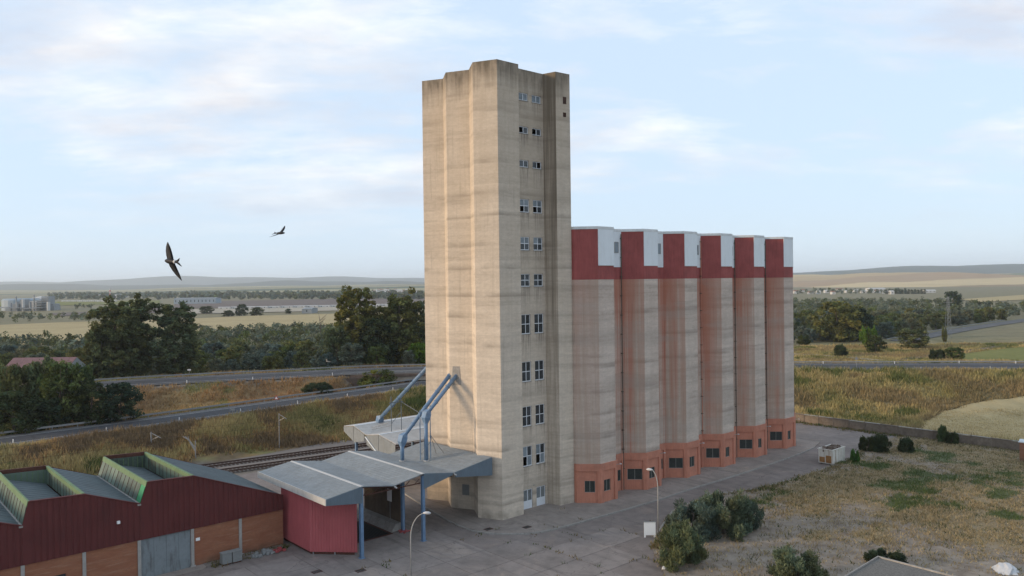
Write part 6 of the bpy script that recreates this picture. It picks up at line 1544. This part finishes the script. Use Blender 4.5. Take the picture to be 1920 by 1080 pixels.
for x, yt, r_ in ((34, 556, .9), (47, 561, 1.6), (36, 566, 1.4), (94, 566, 2.0), (67.5, 553, .8), (60, 566, 1.4), (24, 568, 1.2)): part('column', MB().tube([(pl(x), Yp - 4, 0), (pl(x), Yp - 4, zy(yt, x))], r_, 8), 'house_white' if r_ > 1.5 else 'plant_grey', plant_o)
for k in range(5): part('deck', MB().box(pl(66), pl(82), Yp - 6, Yp + 6, zy(559 + 4.5 * k, 74), zy(559 + 4.5 * k, 74) + .8), 'house_white' if k in (0,) else 'plant_grey', plant_o)
for k in range(3): part('pipe_rack', MB().box(pl(4 + 20 * k), pl(26 + 24 * k), Yp - 8, Yp - 3, zy(577 + k, 20), zy(575.5 + k, 20)), 'plant_grey', plant_o)
# pink roofed shed
q = at(75, 680, 190); X0, X1, Yh = at(2, 690, 186)[0], at(124, 690, 186)[0], 186
g = hz((X0 + X1) / 2, Yh); zr, ze = at(75, 671, Yh + 4)[2], at(75, 695, Yh)[2]
psd = thingW('pink_shed', ((X0 + X1) / 2, Yh, g), 'long shed with a faded pink roof and dark blue gable behind trees', 'shed')
part('wall', MB().box(X0 + .3, X1 - .3, Yh + .3, Yh + 9, g - .5, ze), 'wall_dark', psd)
NP = 10
for i in range(NP):
    a, c = X0 + (X1 - X0) * i / NP + .02, X0 + (X1 - X0) * (i + 1) / NP - .02
    part('roof_panel', MB().hexa([(a, Yh, ze - .05), (c, Yh, ze - .05), (c, Yh + 4.7, zr - .05), (a, Yh + 4.7, zr - .05), (a, Yh, ze + .05), (c, Yh, ze + .05), (c, Yh + 4.7, zr + .05), (a, Yh + 4.7, zr + .05)]), 'roof_pink', psd)
part('roof_back', MB().quad((X0, Yh + 4.72, zr), (X1, Yh + 4.72, zr), (X1, Yh + 9.4, ze), (X0, Yh + 9.4, ze)), 'roof_pink', psd)
part('gable', MB().poly([(X1 - .02, Yh + .2, ze), (X1 - .02, Yh + 9.2, ze), (X1 - .02, Yh + 4.7, zr)]), 'plant_grey', psd)
part('end_door', MB().box(X1 - .3, X1 - .25, Yh + 1.5, Yh + 8, g, ze - .2), 'blue_gable', psd)
# lattice pylon
p = gp(1778, 634, 0); zt = at(1778, 556, p[1])[2]; py_ = thingW('power_pylon', p, 'slim lattice power pylon standing before the right wood', 'pylon'); hh = zt - p[2]
for sx, sy in ((-1, -1), (1, -1), (1, 1), (-1, 1)): part('leg', MB().tube([(p[0] + sx * 1.1, p[1] + sy * 1.1, 0), (p[0] + sx * .3, p[1] + sy * .3, zt)], .07, 4), 'galv', py_)
b = MB()
for i in range(9):
    t0, t1 = i / 9, (i + 1) / 9; r0, r1 = 1.1 - .8 * t0, 1.1 - .8 * t1
    b.tube([(p[0] - r0, p[1] - r0, hh * t0), (p[0] + r1, p[1] - r1, hh * t1)], .06, 4); b.tube([(p[0] + r0, p[1] - r0, hh * t0), (p[0] - r1, p[1] - r1, hh * t1)], .06, 4)
part('bracing', b, 'galv', py_)
for z in (.86, .95): part('arm', MB().tube([(p[0] - 2.4, p[1], hh * z), (p[0] + 2.4, p[1], hh * z)], .09, 4), 'galv', py_)

# ================================================================== BIRDS
def bird(center, head, wing, span, label, fold=0.0, white=True, chord=1.0, bmat='bird_dark'):
    """head: unit heading, wing: unit direction of one wing; one continuous body with long narrow wings and forked tail"""
    c = np.array(center); h = np.array(head, float); h /= np.linalg.norm(h); wg = np.array(wing, float); wg -= h * (wg @ h); wg /= np.linalg.norm(wg); nn = np.cross(h, wg); s = span
    o = thingW('swallow', c, label, 'bird')
    b = MB(); pts = [(.30, .012), (.27, .035), (.20, .055), (.10, .072), (0, .078), (-.12, .06), (-.24, .032), (-.34, .014)]
    n0 = 0; seg = 10
    for i, (t, r) in enumerate(pts):
        for k in range(seg): a = 2 * math.pi * k / seg; b.v.append(tuple(c + h * t * s + (wg * math.cos(a) + nn * math.sin(a) * .85) * r * s))
    for i in range(len(pts) - 1):
        for k in range(seg): a = i * seg + k; e = i * seg + (k + 1) % seg; b.f.append((a, e, e + seg, a + seg))
    # wings: swept, tapering, slightly cambered, with thickness
    for sd_ in (1, -1):
        prof = [(.04, .19, -.16), (.15, .19, -.17), (.26, .14, -.18), (.36, .05, -.20), (.45, -.07, -.20), (.50, -.16, -.20)]
        n = len(b.v)
        for j, (x, le, te) in enumerate(prof):
            sw = (.16 if sd_ > 0 else -.09) * (x / .5) ** 1.4; le += sw; te += sw; le, te = (le + te) / 2 + (le - te) / 2 * chord, (le + te) / 2 - (le - te) / 2 * chord; up = fold * (x ** 1.3) + .015 * math.sin(x * 6)
            for t, z in ((le, .006), ((le + te) / 2, .014 * (1 - x * 1.4)), (te, .002), ((le + te) / 2, -.004)): b.v.append(tuple(c + h * t * s + wg * sd_ * x * s + nn * (up + z) * s))
        for j in range(len(prof) - 1):
            for k in range(4): a = n + j * 4 + k; e = n + j * 4 + (k + 1) % 4; b.f.append((a, e, e + 4, a + 4))
        b.f.append(tuple(n + (len(prof) - 1) * 4 + k for k in range(4)))
        # tail fork half
        n = len(b.v)
        for t, y, z in ((-.26, .0, .006), (-.26, .03 * sd_, .006), (-.50, .11 * sd_, .006), (-.40, .012 * sd_, .006), (-.26, .0, -.006), (-.26, .03 * sd_, -.006), (-.50, .11 * sd_, -.006), (-.40, .012 * sd_, -.006)): b.v.append(tuple(c + h * t * s + wg * y * s + nn * z * s))
        b.f += [(n, n + 1, n + 2, n + 3), (n + 7, n + 6, n + 5, n + 4)] + [(n + k, n + 4 + k, n + 4 + (k + 1) % 4, n + (k + 1) % 4) for k in range(4)]
    part('body', b, bmat, o, True)
    if white:
        for t0, t1, r0, r1 in ((-.19, -.25, .050, .034),):
            part('pale_patch', MB().tube([tuple(c + h * t0 * s), tuple(c + h * (t0 + t1) / 2 * s), tuple(c + h * t1 * s)], [r0 * s, (r0 + r1) / 2 * s * 1.04, r1 * s], 10), 'bird_white', o, True)
    return o
def cdir(x, y, d): return cR * x - cU * y + cF * d      # image right, image down, depth
bird(at(320.5, 490, 6.6), cdir(-.774, -.07, .633), cdir(-.20, -.965, -.188), .33, 'black swallow with pale rump gliding with wings spread, the larger bird', 0.05)
bird(at(525.5, 437, 12.5), cdir(.886, .013, -.464), cdir(.373, -.615, .695), .32, 'small black swallow banking in the sky, the more distant bird', 0.25, False, .6)

bird(at(615, 678, 24.0), cdir(-.95, .02, .3), cdir(.2, -.5, -.84), .25, 'pale-bellied swallow flying low in front of the dark wood', 0.3, False, .8, 'grey_block')
# ================================================================== HAZE
hzb = MB().box(-23500, 23500, -1200, 27500, -12, 260)
me = hzb.mesh('haze', 'bird_white'); me.materials.clear()
hm = bpy.data.materials.new('haze_air'); hm.use_nodes = True; hm.node_tree.nodes.clear()
pv = hm.node_tree.nodes.new('ShaderNodeVolumePrincipled'); pv.inputs['Color'].default_value = (0.86, 0.93, 1.0, 1); pv.inputs['Density'].default_value = 7.5e-5; pv.inputs['Anisotropy'].default_value = 0.2
ho = hm.node_tree.nodes.new('ShaderNodeOutputMaterial'); hm.node_tree.links.new(pv.outputs[0], ho.inputs['Volume']); me.materials.append(hm)
hz_o = link('haze', me); tag(hz_o, 'thin pale blue haze lying over the whole plain', 'haze', None, 'stuff')
